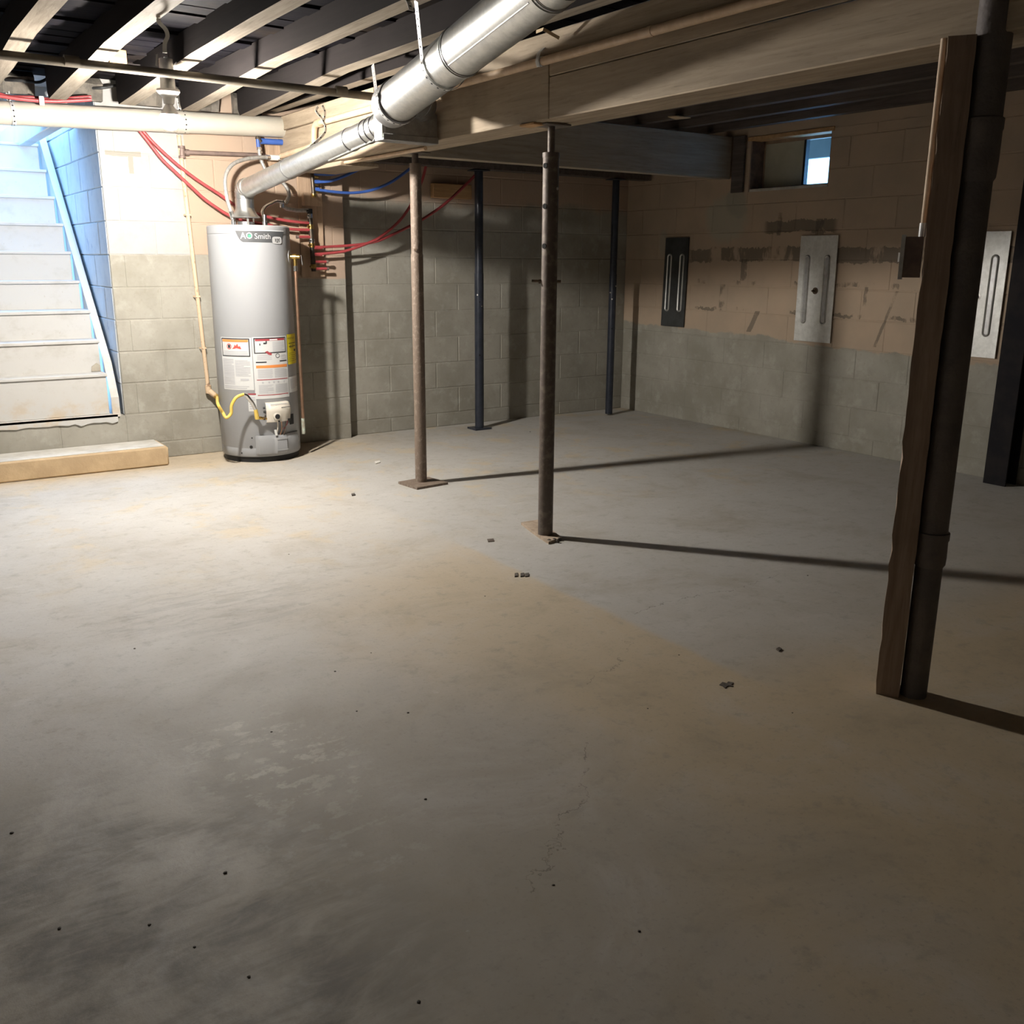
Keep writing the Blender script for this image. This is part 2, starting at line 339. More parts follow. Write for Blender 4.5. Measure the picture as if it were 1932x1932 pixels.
class MB:
    def __init__(s): s.v = []; s.f = []
    def add(s, vs, fs):
        o = len(s.v); s.v += [Vector(v) for v in vs]; s.f += [tuple(i+o for i in f) for f in fs]; return s
    def box(s, lo, hi, jit=0.):
        (a, b, c), (d, e, f) = lo, hi
        J = lambda: (rnd()-.5)*2*jit
        vs = [(x+J(), y+J(), z+J()) for z in (c, f) for y in (b, e) for x in (a, d)]
        return s.add(vs, [(0, 2, 3, 1), (4, 5, 7, 6), (0, 1, 5, 4), (2, 6, 7, 3), (0, 4, 6, 2), (1, 3, 7, 5)])
    def bbox(s, lo, hi, bev=.004):      # bevelled box
        lo, hi = Vector(lo), Vector(hi); vs = []; idx = {}
        for sx in (0, 1):
            for sy in (0, 1):
                for sz in (0, 1):
                    cpt = Vector((hi.x if sx else lo.x, hi.y if sy else lo.y, hi.z if sz else lo.z))
                    for ax in range(3):
                        q = cpt.copy()
                        for k in range(3):
                            if k != ax: q[k] += -bev if (sx, sy, sz)[k] else bev
                        idx[(sx, sy, sz, ax)] = len(vs); vs.append(q)
        fs = []
        def face(ax, side):
            o = [k for k in range(3) if k != ax]; r = []
            for (p, q) in ((0, 0), (1, 0), (1, 1), (0, 1)):
                b = [0, 0, 0]; b[ax] = side; b[o[0]] = p; b[o[1]] = q; r.append(idx[(*b, ax)])
            flip = (side == 0) ^ (ax == 1); return tuple(reversed(r)) if flip else tuple(r)
        for ax in range(3):
            for sd in (0, 1): fs.append(face(ax, sd))
        for ax in range(3):
            o = [k for k in range(3) if k != ax]
            for p in (0, 1):
                for q in (0, 1):
                    b0 = [0, 0, 0]; b0[o[0]] = p; b0[o[1]] = q; b1 = list(b0); b1[ax] = 1
                    r = (idx[(*b0, o[0])], idx[(*b1, o[0])], idx[(*b1, o[1])], idx[(*b0, o[1])])
                    fs.append(r)
        for k in range(8):
            b = (k >> 2 & 1, k >> 1 & 1, k & 1); fs.append(tuple(idx[(*b, a)] for a in range(3)))
        return s.add(vs, fs)
    def tube(s, pts, r, n=12, caps=True, closed_r=None):
        pts = [Vector(p) for p in pts]; m = len(pts); R = r if isinstance(r, (list, tuple)) else [r]*m
        d0 = (pts[1]-pts[0]); u, v, _ = frame_of(d0); rings = []
        for i, p in enumerate(pts):
            d = (pts[min(i+1, m-1)]-pts[max(i-1, 0)]).normalized()
            u = (u - d*u.dot(d)).normalized(); v = d.cross(u)
            rings.append([p + (u*math.cos(2*math.pi*k/n)+v*math.sin(2*math.pi*k/n))*R[i] for k in range(n)])
        vs = [q for rg in rings for q in rg]
        fs = [(i*n+k, i*n+(k+1) % n, (i+1)*n+(k+1) % n, (i+1)*n+k) for i in range(m-1) for k in range(n)]
        if caps: fs += [tuple(reversed(range(n))), tuple(range((m-1)*n, m*n))]
        return s.add(vs, fs)
    def cyl(s, a, b, r, r2=None, n=16): return s.tube([a, b], [r, r if r2 is None else r2], n)
    def lathe(s, base, prof, n=24, axis=(0, 0, 1)):   # prof: (radius, height)
        u, v, d = frame_of(axis); base = Vector(base)
        vs = [base + d*h + (u*math.cos(2*math.pi*k/n)+v*math.sin(2*math.pi*k/n))*max(r, 1e-5) for r, h in prof for k in range(n)]
        m = len(prof); fs = [(i*n+k, i*n+(k+1) % n, (i+1)*n+(k+1) % n, (i+1)*n+k) for i in range(m-1) for k in range(n)]
        fs += [tuple(reversed(range(n))), tuple(range((m-1)*n, m*n))]
        return s.add(vs, fs)
    def ring(s, c, axis, r0, r1, h, n=32):  # flat washer
        u, v, d = frame_of(axis); c = Vector(c); vs = []
        for hh in (0, h):
            for rr in (r0, r1):
                vs += [c+d*hh+(u*math.cos(2*math.pi*k/n)+v*math.sin(2*math.pi*k/n))*rr for k in range(n)]
        fs = []
        for k in range(n):
            j = (k+1) % n
            fs += [(k, n+k, n+j, j), (2*n+k, 2*n+j, 3*n+j, 3*n+k), (n+k, 3*n+k, 3*n+j, n+j), (k, j, 2*n+j, 2*n+k)]
        return s.add(vs, fs)
    def prism(s, poly, ext):   # planar 3-D polygon extruded by a vector
        n = len(poly); ext = Vector(ext); poly = [Vector(p) for p in poly]
        return s.add(poly+[p+ext for p in poly], [tuple(reversed(range(n))), tuple(range(n, 2*n))]+[(k, (k+1) % n, n+(k+1) % n, n+k) for k in range(n)])
    def strip(s, pts, width, thick, wdir):   # flat ribbon along points
        pts = [Vector(p) for p in pts]; vs = []; fs = []
        for i, p in enumerate(pts):
            d = (pts[min(i+1, len(pts)-1)]-pts[max(i-1, 0)]).normalized()
            wv = Vector(wdir); wv = (wv-d*wv.dot(d)).normalized(); nn = d.cross(wv)
            for a, b in ((-1, -1), (1, -1), (1, 1), (-1, 1)): vs.append(p+wv*a*width/2+nn*b*thick/2)
        for i in range(len(pts)-1):
            for k in range(4): fs.append((i*4+k, i*4+(k+1) % 4, (i+1)*4+(k+1) % 4, (i+1)*4+k))
        fs += [(3, 2, 1, 0), tuple(range(len(vs)-4, len(vs)))]
        return s.add(vs, fs)
    def build(s, name, mat, parent=None, label=None, smooth=True, ang=38):
        o0 = origin_of(parent)
        me = bpy.data.meshes.new(name); me.from_pydata([tuple(v-o0) for v in s.v], [], s.f)
        me.validate(); me.update()
        import bmesh
        bm = bmesh.new(); bm.from_mesh(me); bmesh.ops.recalc_face_normals(bm, faces=bm.faces); bm.to_mesh(me); bm.free()
        if smooth:
            for p in me.polygons: p.use_smooth = True
            me.set_sharp_from_angle(angle=math.radians(ang))
        me.materials.append(mat)
        o = link(bpy.data.objects.new(name, me), parent)
        if label: o['label'] = label
        return o
def catmull(P, n=8):
    P = [Vector(p) for p in P]; out = []
    for i in range(len(P)-1):
        a, b, c, d = P[max(i-1, 0)], P[i], P[i+1], P[min(i+2, len(P)-1)]
        for k in range(n):
            t = k/n; out.append(.5*((2*b)+(c-a)*t+(2*a-5*b+4*c-d)*t*t+(3*b-a-3*c+d)*t**3))
    return out+[P[-1]]
def solo(mb, name, mat, label, cat, group=None, kind=None, **k):
    return tag(mb.build(name, mat, **k), label, cat, group, kind)

# ------------------------------------------------------------------ setting
XR, YL, YB, XJ, ZC = 5.40, 6.14, 6.22, 2.835, 2.205   # right wall, back wall (left part), back wall (right part), jog, deck underside
X0, Y0 = -2.6, -1.6
fl = MB().box((X0-.3, Y0-.3, -.2), (XR+.6, YB+.4, 0)).build('floor', M_FLOOR); fl['kind'] = 'structure'

BLK_H, BLK_L, BLK_T = .19, .385, .03
def block_mesh(name, mat, chip=0):
    mb = MB().bbox((-.5, -.5, -.5), (.5, .5, .5), .0001)
    # front face bevelled by hand: unit block, scaled per object, so use a fixed profile
    mb = MB(); b = .005; bx = b/BLK_L; bz = b/BLK_H
    vs = [(-.5, .5, -.5), (.5, .5, -.5), (.5, .5, .5), (-.5, .5, .5), (-.5, -.35, -.5), (.5, -.35, -.5), (.5, -.35, .5), (-.5, -.35, .5),
          (-.5+bx, -.5, -.5+bz), (.5-bx, -.5, -.5+bz), (.5-bx, -.5, .5-bz), (-.5+bx, -.5, .5-bz)]
    mb.add(vs, [(3, 2, 1, 0)]+[(k, (k+1) % 4, 4+(k+1) % 4, 4+k) for k in range(4)]+[(4+k, 4+(k+1) % 4, 8+(k+1) % 4, 8+k) for k in range(4)]+[(8, 9, 10, 11)])
    o = mb.build(name, mat, smooth=False); me = o.data; bpy.data.objects.remove(o); return me
BM = {k: block_mesh('block', m) for k, m in (('L', M_WL), ('B', M_WB), ('R', M_WR), ('S', M_WS))}
def lay_blocks(parent, me, axis, face, a0, a1, z0, z1, holes=(), phase=0., zoff=.10, proud=.0020):
    """blocks on a wall face. axis 'x': wall along X, face = its Y, blocks face -Y; axis 'y': wall along Y, face = its X, blocks face -X;"""
    zs = [zoff+BLK_H*k for k in range(-2, 16)]; J = .003
    for k in range(len(zs)-1):
        za, zb = max(zs[k], z0), min(zs[k+1], z1)
        if zb-za < .03: continue
        s = a0 - BLK_L*((phase + (.5 if k % 2 else 0)) % 1)
        while s < a1:
            segs = [(max(s, a0), min(s+BLK_L, a1))]
            for (h0, h1, hz0, hz1) in holes:
                if hz0 < zb-.02 and hz1 > za+.02:
                    ns = []
                    for (p, q) in segs:
                        if h1 <= p or h0 >= q: ns.append((p, q))
                        else:
                            if h0 > p: ns.append((p, h0))
                            if h1 < q: ns.append((h1, q))
                    segs = ns
            for (p, q) in segs:
                if q-p < .025: continue
                o = bpy.data.objects.new('block', me); COL.objects.link(o); o.parent = parent
                d = proud*(.45+.9*rnd()); L = q-p-J; Z = zb-za-J; t = .03
                if axis == 'x': o.location = ((p+q)/2, face-d+t/2, (za+zb)/2); o.scale = (L, t, Z)
                else: o.location = (face-d+t/2, (p+q)/2, (za+zb)/2); o.rotation_euler = (0, 0, -math.pi/2); o.scale = (L, t, Z)
            s += BLK_L
# back wall, stair part (opening for the stairs), jog, recessed right part
OX0, OX1, OZ = .30, 1.33, .29
wb = MB()
wb.box((X0-.2, YL+.001, 0), (OX0, YL+.22, ZC)); wb.box((OX0, YL+.001, 0), (OX1, YL+.22, OZ-.002)); wb.box((OX1, YL+.001, 0), (XJ, YL+.30, ZC))
wl = wb.build('wall_back_left', M_WL, smooth=False); wl['kind'] = 'structure'
lay_blocks(wl, BM['L'], 'x', YL, OX1, XJ, 0, 2.06, phase=.3)
lay_blocks(wl, BM['L'], 'x', YL, OX0, OX1, 0, .285, phase=.3)
lay_blocks(wl, BM['L'], 'x', YL, -.5, OX0, 0, 2.06, phase=.1)
wbr = MB().box((XJ, YB+.001, 0), (XR+.25, YB+.25, ZC)).build('wall_back_right', M_WB, smooth=False); wbr['kind'] = 'structure'
lay_blocks(wbr, BM['B'], 'x', YB, XJ+.02, XR, 0, 2.06, phase=.62)
# right wall with the window hole
WY0, WY1, WZ0, WZ1 = 4.25, 4.93, 1.70, 2.045
wr = MB()
wr.box((XR+.001, Y0-.2, 0), (XR+.24, WY0, ZC)); wr.box((XR+.001, WY1, 0), (XR+.24, YB+.001, ZC))
wr.box((XR+.001, WY0, 0), (XR+.24, WY1, WZ0)); wr.box((XR+.001, WY0, WZ1), (XR+.24, WY1, ZC))
wr = wr.build('wall_right', M_WR, smooth=False); wr['kind'] = 'structure'
lay_blocks(wr, BM['R'], 'y', XR, 1.0, YB-.01, 0, 2.06, holes=[(WY0, WY1, WZ0, WZ1)], phase=.45)
for nm, lo, hi in (('wall_left', (X0-.2, Y0-.2, 0), (X0, YL+.2, ZC)), ('wall_front', (X0, Y0-.2, 0), (XR+.24, Y0, ZC))):
    o = MB().box(lo, hi).build(nm, M_PLAIN, smooth=False); o['kind'] = 'structure'

# ceiling: floor deck of planks seen between the joists
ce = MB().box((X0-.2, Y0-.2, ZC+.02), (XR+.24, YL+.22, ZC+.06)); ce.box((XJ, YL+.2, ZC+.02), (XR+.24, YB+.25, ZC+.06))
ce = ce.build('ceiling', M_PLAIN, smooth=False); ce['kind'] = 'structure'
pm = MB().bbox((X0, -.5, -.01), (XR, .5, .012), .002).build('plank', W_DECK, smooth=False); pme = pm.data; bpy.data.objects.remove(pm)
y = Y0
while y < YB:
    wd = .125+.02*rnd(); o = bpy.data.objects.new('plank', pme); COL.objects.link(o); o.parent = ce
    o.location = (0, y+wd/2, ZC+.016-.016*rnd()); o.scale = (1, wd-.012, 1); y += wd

# ------------------------------------------------------------------ stairwell
sw = MB(); SY1 = 8.55
sw.box((OX1+.004, YL+.22, 0), (OX1+.2, SY1, 2.62)); sw.box((OX0-.2, YL+.22, 0), (OX0, SY1, 2.62)); sw.box((OX0, SY1, 0), (OX1, SY1+.2, 2.62))
sw.box((OX1+.004, YL+.12, ZC), (OX1+.2, YL+.4, 2.62)); sw.box((OX0-.2, YL+.12, ZC), (OX0, YL+.4, 2.62))
sw = sw.build('wall_stairwell', M_WS, smooth=False); sw['kind'] = 'structure'
lay_blocks(sw, BM['S'], 'y', OX1, YL+.012, SY1, .29, 2.50, phase=.5, proud=.005)
o = MB().box((OX0-.2, YL+.02, ZC), (OX1+.2, 6.70, ZC+.34)).build('trim_1', M_WS); o['kind'] = 'structure'
o = MB().box((OX0-.2, 6.66, 2.05), (OX1+.0, 6.72, ZC+.34)).build('trim_2', M_WS); o['kind'] = 'structure'
# joist and lintel painted white over the stairs
solo(MB().bbox((1.13, 6.20, 1.955), (1.20, 8.5, 2.12), .004), 'stair_header_beam', M_STAIR, 'white painted beam running up over the stairs', 'beam')
solo(MB().bbox((.93, 6.20, 2.03), (.975, 8.5, 2.12), .004), 'stair_header_rail', M_STAIR, 'thin white painted rail beside the beam over the stairs', 'rail')
st = thing('basement_stairs', 'white painted steep wooden stairs rising through the block wall', 'stairs', (.8, 6.16, .29))
RZ = [.303, .541, .733, .902, 1.076, 1.255, 1.432, 1.608, 1.790, 1.97]
RY = [6.168, 6.285, 6.455, 6.69, 6.865, 7.03, 7.21, 7.42, 7.60]
for k in range(9):
    jx = 1.248+.004*(rnd()-.5)
    MB().bbox((OX0+.02, RY[k], RZ[k]-.004), (jx, RY[k]+.022, RZ[k+1]-.012), .003).build('riser', M_STAIR, st)
    y2 = RY[k+1]+.02 if k < 8 else 8.50
    MB().bbox((OX0+.02, RY[k]-.012, RZ[k+1]-.014), (jx+.006, y2, RZ[k+1]+.006), .004).build('tread', M_STAIR, st)
# wall-side stringer
pts = [(1.262, 6.150, .285), (1.262, 6.150, .43)]
top = [(1.262, RY[k]-.03, RZ[k+1]+.035) for k in range(9)]+[(1.262, 8.4, 2.0)]
pts = [(1.262, 6.150, .288), (1.262, 6.158, .40), (1.262, 6.26, .60), (1.262, 7.62, 2.03), (1.262, 8.0, 2.03), (1.262, 7.9, 1.80), (1.262, 6.34, .30)]
MB().prism(pts, (.045, 0, 0)).build('stringer', M_STAIR, st, smooth=False)
# toe chip of bare wood
# ledge with flaking paint under the first riser
lg = MB(); n = 28; up = []; lo_ = []
for i in range(n+1):
    x = OX0+(OX1-.045-OX0)*i/n; up.append((x, YL-.012, .298)); lo_.append((x, YL-.012, .262-.010*rnd()-.012*(rnd() > .7)))
lg.prism(up+lo_[::-1], (0, .05, 0)); lg.box((OX0, YL-.012, .285), (OX1-.03, YL+.05, .299))
solo(lg, 'stair_ledge', M_STAIR, 'flaking white painted ledge at the foot of the stairs', 'ledge', smooth=False)
# concrete step in front
s0, s1 = 5.885, YL-.004
sp = thing('concrete_step', 'long low concrete step with ochre front below the stairs', 'step', (.8, 6.0, 0))
MB().bbox((-1.0, s0, 0), (1.505, s1, .118), .010).build('step_body', M_STEP, sp)
MB().bbox((-.995, s0+.012, .116), (1.485, s1, .123), .003).build('step_top', M_STEPTOP, sp, 'grey blue worn top of the step')
# small bare chip in the second riser
solo(MB().prism([(1.19, 6.278, .55), (1.245, 6.278, .55), (1.245, 6.278, .585), (1.225, 6.278, .60), (1.195, 6.278, .58)], (0, .006, 0)), 'paint_chip', M_CHIP, 'small grey flake leaning on the stair riser by the stringer', 'flake', smooth=False)

# ------------------------------------------------------------------ joists
def jbox(x0, x1, y0, y1, z0, z1, mat, label, group, name='floor_joist', seg=8, wob=.003, drop=0.):
    mb = MB(); rings = []
    ys = [y0+(4.6-y0)*i/seg for i in range(seg)]+[4.6+(y1-4.6)*i/4 for i in range(5)] if drop else [y0+(y1-y0)*i/seg for i in range(seg+1)]
    for i, yy in enumerate(ys):
        a, b = (rnd()-.5)*2*wob, (rnd()-.5)*2*wob
        zz = z0+b-drop*max(0, (yy-4.6)/(y1-4.6))
        rings.append([(x0+a, yy, zz), (x1+a, yy, zz), (x1+a, yy, z1), (x0+a, yy, z1)])
    if drop: q = rings[-1]; rings.append([(p[0], p[1]+.03, p[2]+(.035 if k < 2 else 0)) for k, p in enumerate(q)])
    n = len(rings)-1; vs = [q for r in rings for q in r]
    fs = [(i*4+k, i*4+(k+1) % 4, (i+1)*4+(k+1) % 4, (i+1)*4+k) for i in range(n) for k in range(4)]+[(0, 3, 2, 1), tuple(range(n*4, n*4+4))]
    mb.add(vs, fs); return solo(mb, name, mat, label, 'joist', group, smooth=False)
ZJ = 2.10
GL = 'rough joists over the heater side'
JL = {.69: 'rough pale joist over the stair opening', 1.022: 'rough pale joist between the stair opening and the lamp', 1.37: 'rough pale joist that carries the bare bulb lamp', 1.70: 'rough pale joist ending above the water heater', 2.03: 'rough pale joist that the duct strap hangs from'}
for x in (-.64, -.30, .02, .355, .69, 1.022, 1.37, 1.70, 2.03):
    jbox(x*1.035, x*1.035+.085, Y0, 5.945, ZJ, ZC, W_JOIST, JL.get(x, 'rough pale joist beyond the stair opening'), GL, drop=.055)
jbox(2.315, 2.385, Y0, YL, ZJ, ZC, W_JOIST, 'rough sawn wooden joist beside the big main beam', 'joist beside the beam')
for k in range(8):
    x = 2.86+.335*k
    jbox(x, x+.06, Y0, YB-.01, 2.105, ZC, W_DARK, 'dark floor joist beyond the main beam toward the small window', 'dark joists on the window side')

# ------------------------------------------------------------------ beams
BX0, BX1, BZ = 2.40, 2.60, 1.762
mbm = thing('main_beam', 'heavy built-up wooden main beam carrying the joists', 'beam', (2.5, 2.5, BZ))
MB().bbox((BX0+.004, Y0, BZ), (BX0+.068, 3.2618, 1.918), .004).build('beam_ply', W_BEAM, mbm); MB().bbox((BX0+.004, Y0, 1.920), (BX0+.068, 3.2618, 1.99), .003).build('beam_ply', W_BEAM, mbm); MB().bbox((BX0+.002, 3.262, BZ), (BX0+.068, YL-.01, 1.99), .003).build('beam_ply', W_BEAM, mbm)
MB().bbox((BX0+.070, Y0, BZ+.002), (BX0+.134, YL-.01, 1.99), .004).build('beam_ply', W_BEAM, mbm)
MB().bbox((BX0+.136, Y0, BZ-.001), (BX1, YL-.01, 1.99), .004).build('beam_ply', W_BEAM, mbm)
MB().bbox((BX0-.012, Y0, 1.99), (BX1, YL-.01, 2.075), .004).build('top_plate', W_BEAM, mbm)
cb = thing('cross_beam', 'pale wide cross beam between the main beam and the window wall', 'beam', (4.0, 5.15, 1.80))
MB().bbox((BX1+.003, 5.09, 1.795), (XR-.02, 5.135, 2.08), .004).build('beam_ply', W_BEAMX, cb)
MB().bbox((BX1+.003, 5.138, 1.797), (XR-.02, 5.185, 2.08), .004).build('beam_ply', W_BEAMX, cb)
solo(MB().bbox((BX1+.003, 5.92, 1.835), (XR-.02, 6.02, 2.08), .004), 'back_beam', W_DARK, 'dark wooden beam on the two black posts', 'beam')
# steel pipe girder on the left side
gd = thing('iron_pipe', 'dark rusty iron pipe hung across under the rough joists', 'pipe', (1, 4.74, 2.03))
MB().tube([(X0, 4.74, 2.040), (BX0-.002, 4.74, 2.026)], .019, 18).build('pipe', M_GIRDER, gd)
for xx in (.95, 2.2): MB().lathe((xx, 4.74, 2.035), [(.024, -.03), (.024, .03)], 16, (1, 0, 0)).build('coupling', M_GIRDER, gd)
# end pad boards where the main beam meets the wall
solo(MB().bbox((2.42, 5.25, 1.735), (2.66, 5.30+.55, 1.759), .003), 'packing_board', W_BEAM, 'short packing board under the main beam near the manifold', 'board')
solo(MB().bbox((2.60, 5.55, 1.79), (2.78, 6.05, 1.83), .003), 'bearing_plank', W_BEAM, 'short plank end lying under the dark back beam', 'plank')

# ------------------------------------------------------------------ posts
def post(name, label, x, y, r, ztop, mat, rs, zs, plate, holes=(), group=None, platemat=M_RUST, screwmat=M_RUSTD, sleeve=None):
    t = thing(name, label, 'post', (x, y, 0), group)
    z0 = .012
    if plate:
        w, d, a, c = plate; ca, sa = math.cos(a), math.sin(a); ox, oy = c
        P = [(-w, -d), (w, -d), (w*.97, d*.9), (w*.8, d), (-w, d*.96)]
        MB().prism([(x+ox+p*ca-q*sa, y+oy+p*sa+q*ca, 0) for p, q in P], (0, 0, .013)).build('base_plate', platemat, t, smooth=False)
    if sleeve:
        MB().lathe((x, y, z0), [(r, 0), (r, sleeve-.012)], 24).build('lower_tube', mat, t)
        MB().lathe((x, y, sleeve), [(r*.92, -.01), (r*.92, zs-sleeve)], 24).build('upper_tube', mat, t)
    else:
        MB().lathe((x, y, z0), [(r, 0), (r, zs-.02-z0), (r*1.06, zs-.02-z0), (r*1.06, zs-z0)], 24).build('tube', mat, t)
    if rs: MB().lathe((x, y, zs-.02), [(rs, 0), (rs, ztop-zs+.012)], 14).build('jack_screw', screwmat, t)
    MB().bbox((x-.062, y-.055, ztop-.008), (x+.062, y+.055, ztop-.001), .002).build('top_plate', screwmat, t)
    toc = Vector((-x, -y, 0)).normalized(); rt = Vector((toc.y, -toc.x, 0))*-1
    for (ang, z, hr, mm) in holes:
        d = toc*math.cos(ang) - Vector((toc.y, -toc.x, 0))*math.sin(ang)
        q = Vector((x, y, z))+d*(r*.985)
        MB().lathe(q, [(hr, -.002), (hr, .0025)], 12, d).build('hole' if mm is M_HOLE else 'bolt', mm, t)
    return t, toc
post('steel_post', 'rust brown steel jack post standing below the vent box', 2.55, 4.62, .0325, BZ, M_RUST, .017, 1.705, (.105, .095, .1, (0, -.02)),
     [(-.2, 1.27, .008, M_RBOLT)], sleeve=1.25)
t2, tc = post('steel_post', 'worn steel jack post with pin holes and a crooked wood pad', 2.50, 3.37, .034, BZ, M_RUSTD, .015, 1.652, None,
     [(-.75, z, .011, M_HOLE) for z in (1.60, 1.44, 1.28)] + [(.95, 1.51, .006, M_BOLT)])
# its pin and foot pad
L = Vector((tc.y, -tc.x, 0))*-1
p0 = Vector((2.50, 3.37, 1.135)); sd = -CR.normalized(); sd.z = 0; sd.normalize()
pin = MB().tube([p0+sd*.075+Vector((0, 0, .002)), p0-sd*.05], .006, 8); pin.build('pin', M_RBOLT, t2)
MB().lathe(p0+sd*.035, [(.010, 0), (.010, .010)], 6, sd).build('pin_nut', M_RBOLT, t2)
gp = [onZ(*q) for q in ((983, 990), (1016, 985), (1060, 1019), (1035, 1027), (1012, 1012))]
MB().prism([(p.x, p.y, 0) for p in gp], (0, 0, .013)).build('foot_pad', mk('foot_pad_wood', (.46, .36, .27), (.34, .26, .19), .8, scale=25), t2, 'thin crooked tan wood pad', smooth=False)
for (px, py, rr) in ((1036, 1024, .012), (1046, 1022, .010), (1056, 1020, .010), (1052, 1024, .008)):
    q = onZ(px, py); MB().lathe((q.x, q.y, 0), [(rr*.6, 0), (rr, .006), (rr*.8, .014), (.002, .018)], 8).build('pad_crumb', M_DEBRIS, t2)
bh = [(-.35, .98, .006, M_BOLT), (.1, .93, .005, M_HOLE), (.1, .55, .006, M_HOLE), (.6, .9, .004, M_BOLT)]
post('black_post', 'slim black steel post in front of the grey block wall', 3.80, 5.97, .033, 1.833, M_BLACKP, None, 1.83, (.07, .06, 0, (0, 0)), bh, platemat=M_BLACKP, screwmat=M_BLACKP, sleeve=1.13)
post('black_post', 'slim black steel post standing in the room corner', 5.05, 5.96, .030, 1.833, M_BLACKP, None, 1.83, None, [(-.6, .98, .006, M_BOLT), (.9, 1.03, .006, M_BOLT), (-.1, .93, .006, M_BOLT), (.1, .70, .005, M_HOLE)], platemat=M_BLACKP, screwmat=M_BLACKP, sleeve=1.12)

# near wooden post with cast-iron stack
vr = Vector((math.cos(math.radians(57.5)), -math.sin(math.radians(57.5)), 0)); vf = Vector((vr.y*-1, vr.x, 0))  # right / away as seen along the post
a0 = onZ(1650, 1309); a0.z = 0
wp = thing('wooden_post', 'rough reddish wooden post carrying the main beam', 'post', a0)
ring = []; n = 40; mb = MB(); vs = []
for i in range(n+1):
    z = 1.76*i/n; j = [(rnd()-.5)*.003 for _ in range(8)]
    ch = .004 if rnd() > .8 else 0
    c0 = a0+Vector((0, 0, z)); w_ = .066; d_ = .095
    for (p, q, k) in ((0, 0, 0), (w_, 0, 2), (w_, d_, 4), (0, d_, 6)):
        vs.append(c0+vr*(p+j[k]+(ch if (p == 0 and q == 0) else 0))+vf*(q+j[k+1]))
fs = [(i*4+k, i*4+(k+1) % 4, (i+1)*4+(k+1) % 4, (i+1)*4+k) for i in range(n) for k in range(4)]+[(0, 3, 2, 1), tuple(range(n*4, n*4+4))]
mb.add(vs, fs).build('timber', W_POST, wp, smooth=False)
sc = a0+vr*.104+vf*.042; R_ = .037
sk = thing('drain_stack', 'dark cast-iron drain pipe with hub joints beside the wooden post', 'pipe', (sc.x, sc.y, 0))
MB().lathe((sc.x, sc.y, 0), [(R_*.98, 0), (R_*.98, .42), (R_*1.0, .43)], 28).build('lower_pipe', M_STACK, sk)
MB().lathe((sc.x, sc.y, .395), [(R_, 0), (R_*1.13, .008), (R_*1.16, .03), (R_*1.13, .075), (R_*1.2, .08), (R_*1.2, .10), (R_*1.03, .102)], 28).build('hub', M_STACK, sk)
MB().lathe((sc.x, sc.y, .48), [(R_*1.05, 0), (R_*1.05, 1.0)], 28).build('upper_pipe', M_STACK, sk)
MB().lathe((sc.x, sc.y, 1.42), [(R_*1.05, 0), (R_*1.2, .01), (R_*1.25, .05), (R_*1.25, .12), (R_*1.3, .125), (R_*1.3, .15), (R_*1.1, .155)], 28).build('hub', M_STACK, sk)
MB().lathe((sc.x, sc.y, 1.56), [(R_*1.15, 0), (R_*1.15, .72)], 28).build('top_pipe', M_STACK, sk)
# conduit and switch box on that post
qa = a0 - vr*.008 + vf*.05
cdt = thing('switch_conduit', 'thin ochre painted conduit down the wooden post to a switch', 'conduit', (qa.x, qa.y, 1.24))
MB().tube([qa+Vector((0, 0, 1.30)), qa+Vector((0, 0, 1.765))], .0085, 10).build('tube', M_GASP, cdt)
MB().lathe(qa+Vector((0, 0, 1.287)), [(.011, 0), (.011, .035)], 10).build('connector', M_STRAP, cdt)
sb = thing('switch_box', 'small metal switch box on the side of the wooden post', 'switch', (qa.x, qa.y, 1.16))
bc = a0 - vr*.026+vf*.05
def obox(c, hx, hy, hz, ux, uy): return MB().prism([c-ux*hx-uy*hy-Vector((0, 0, hz)), c+ux*hx-uy*hy-Vector((0, 0, hz)), c+ux*hx+uy*hy-Vector((0, 0, hz)), c-ux*hx+uy*hy-Vector((0, 0, hz))], (0, 0, 2*hz))
obox(bc+Vector((0, 0, 1.235)), .022, .027, .052, vr, vf).build('box', M_IRON, sb)
obox(bc+Vector((0, 0, 1.235))-vr*.027, .005, .030, .057, vr, vf).build('cover_plate', M_STRAP, sb)
obox(bc+Vector((0, 0, 1.235))-vr*.031, .006, .006, .012, vr, vf).build('toggle', M_WHITEP, sb)

# dark steel brace against the window wall
br = thing('wall_brace', 'dark steel H brace standing against the window wall', 'brace', (5.33, 2.82, 0))
MB().box((5.27, 2.755, 0), (5.28, 2.885, 2.08)).build('flange', M_BRACE, br)
MB().box((5.28, 2.815, 0), (5.375, 2.825, 2.08)).build('web', M_BRACE, br)
MB().box((5.375, 2.755, 0), (5.385, 2.885, 2.08)).build('flange', M_BRACE, br)

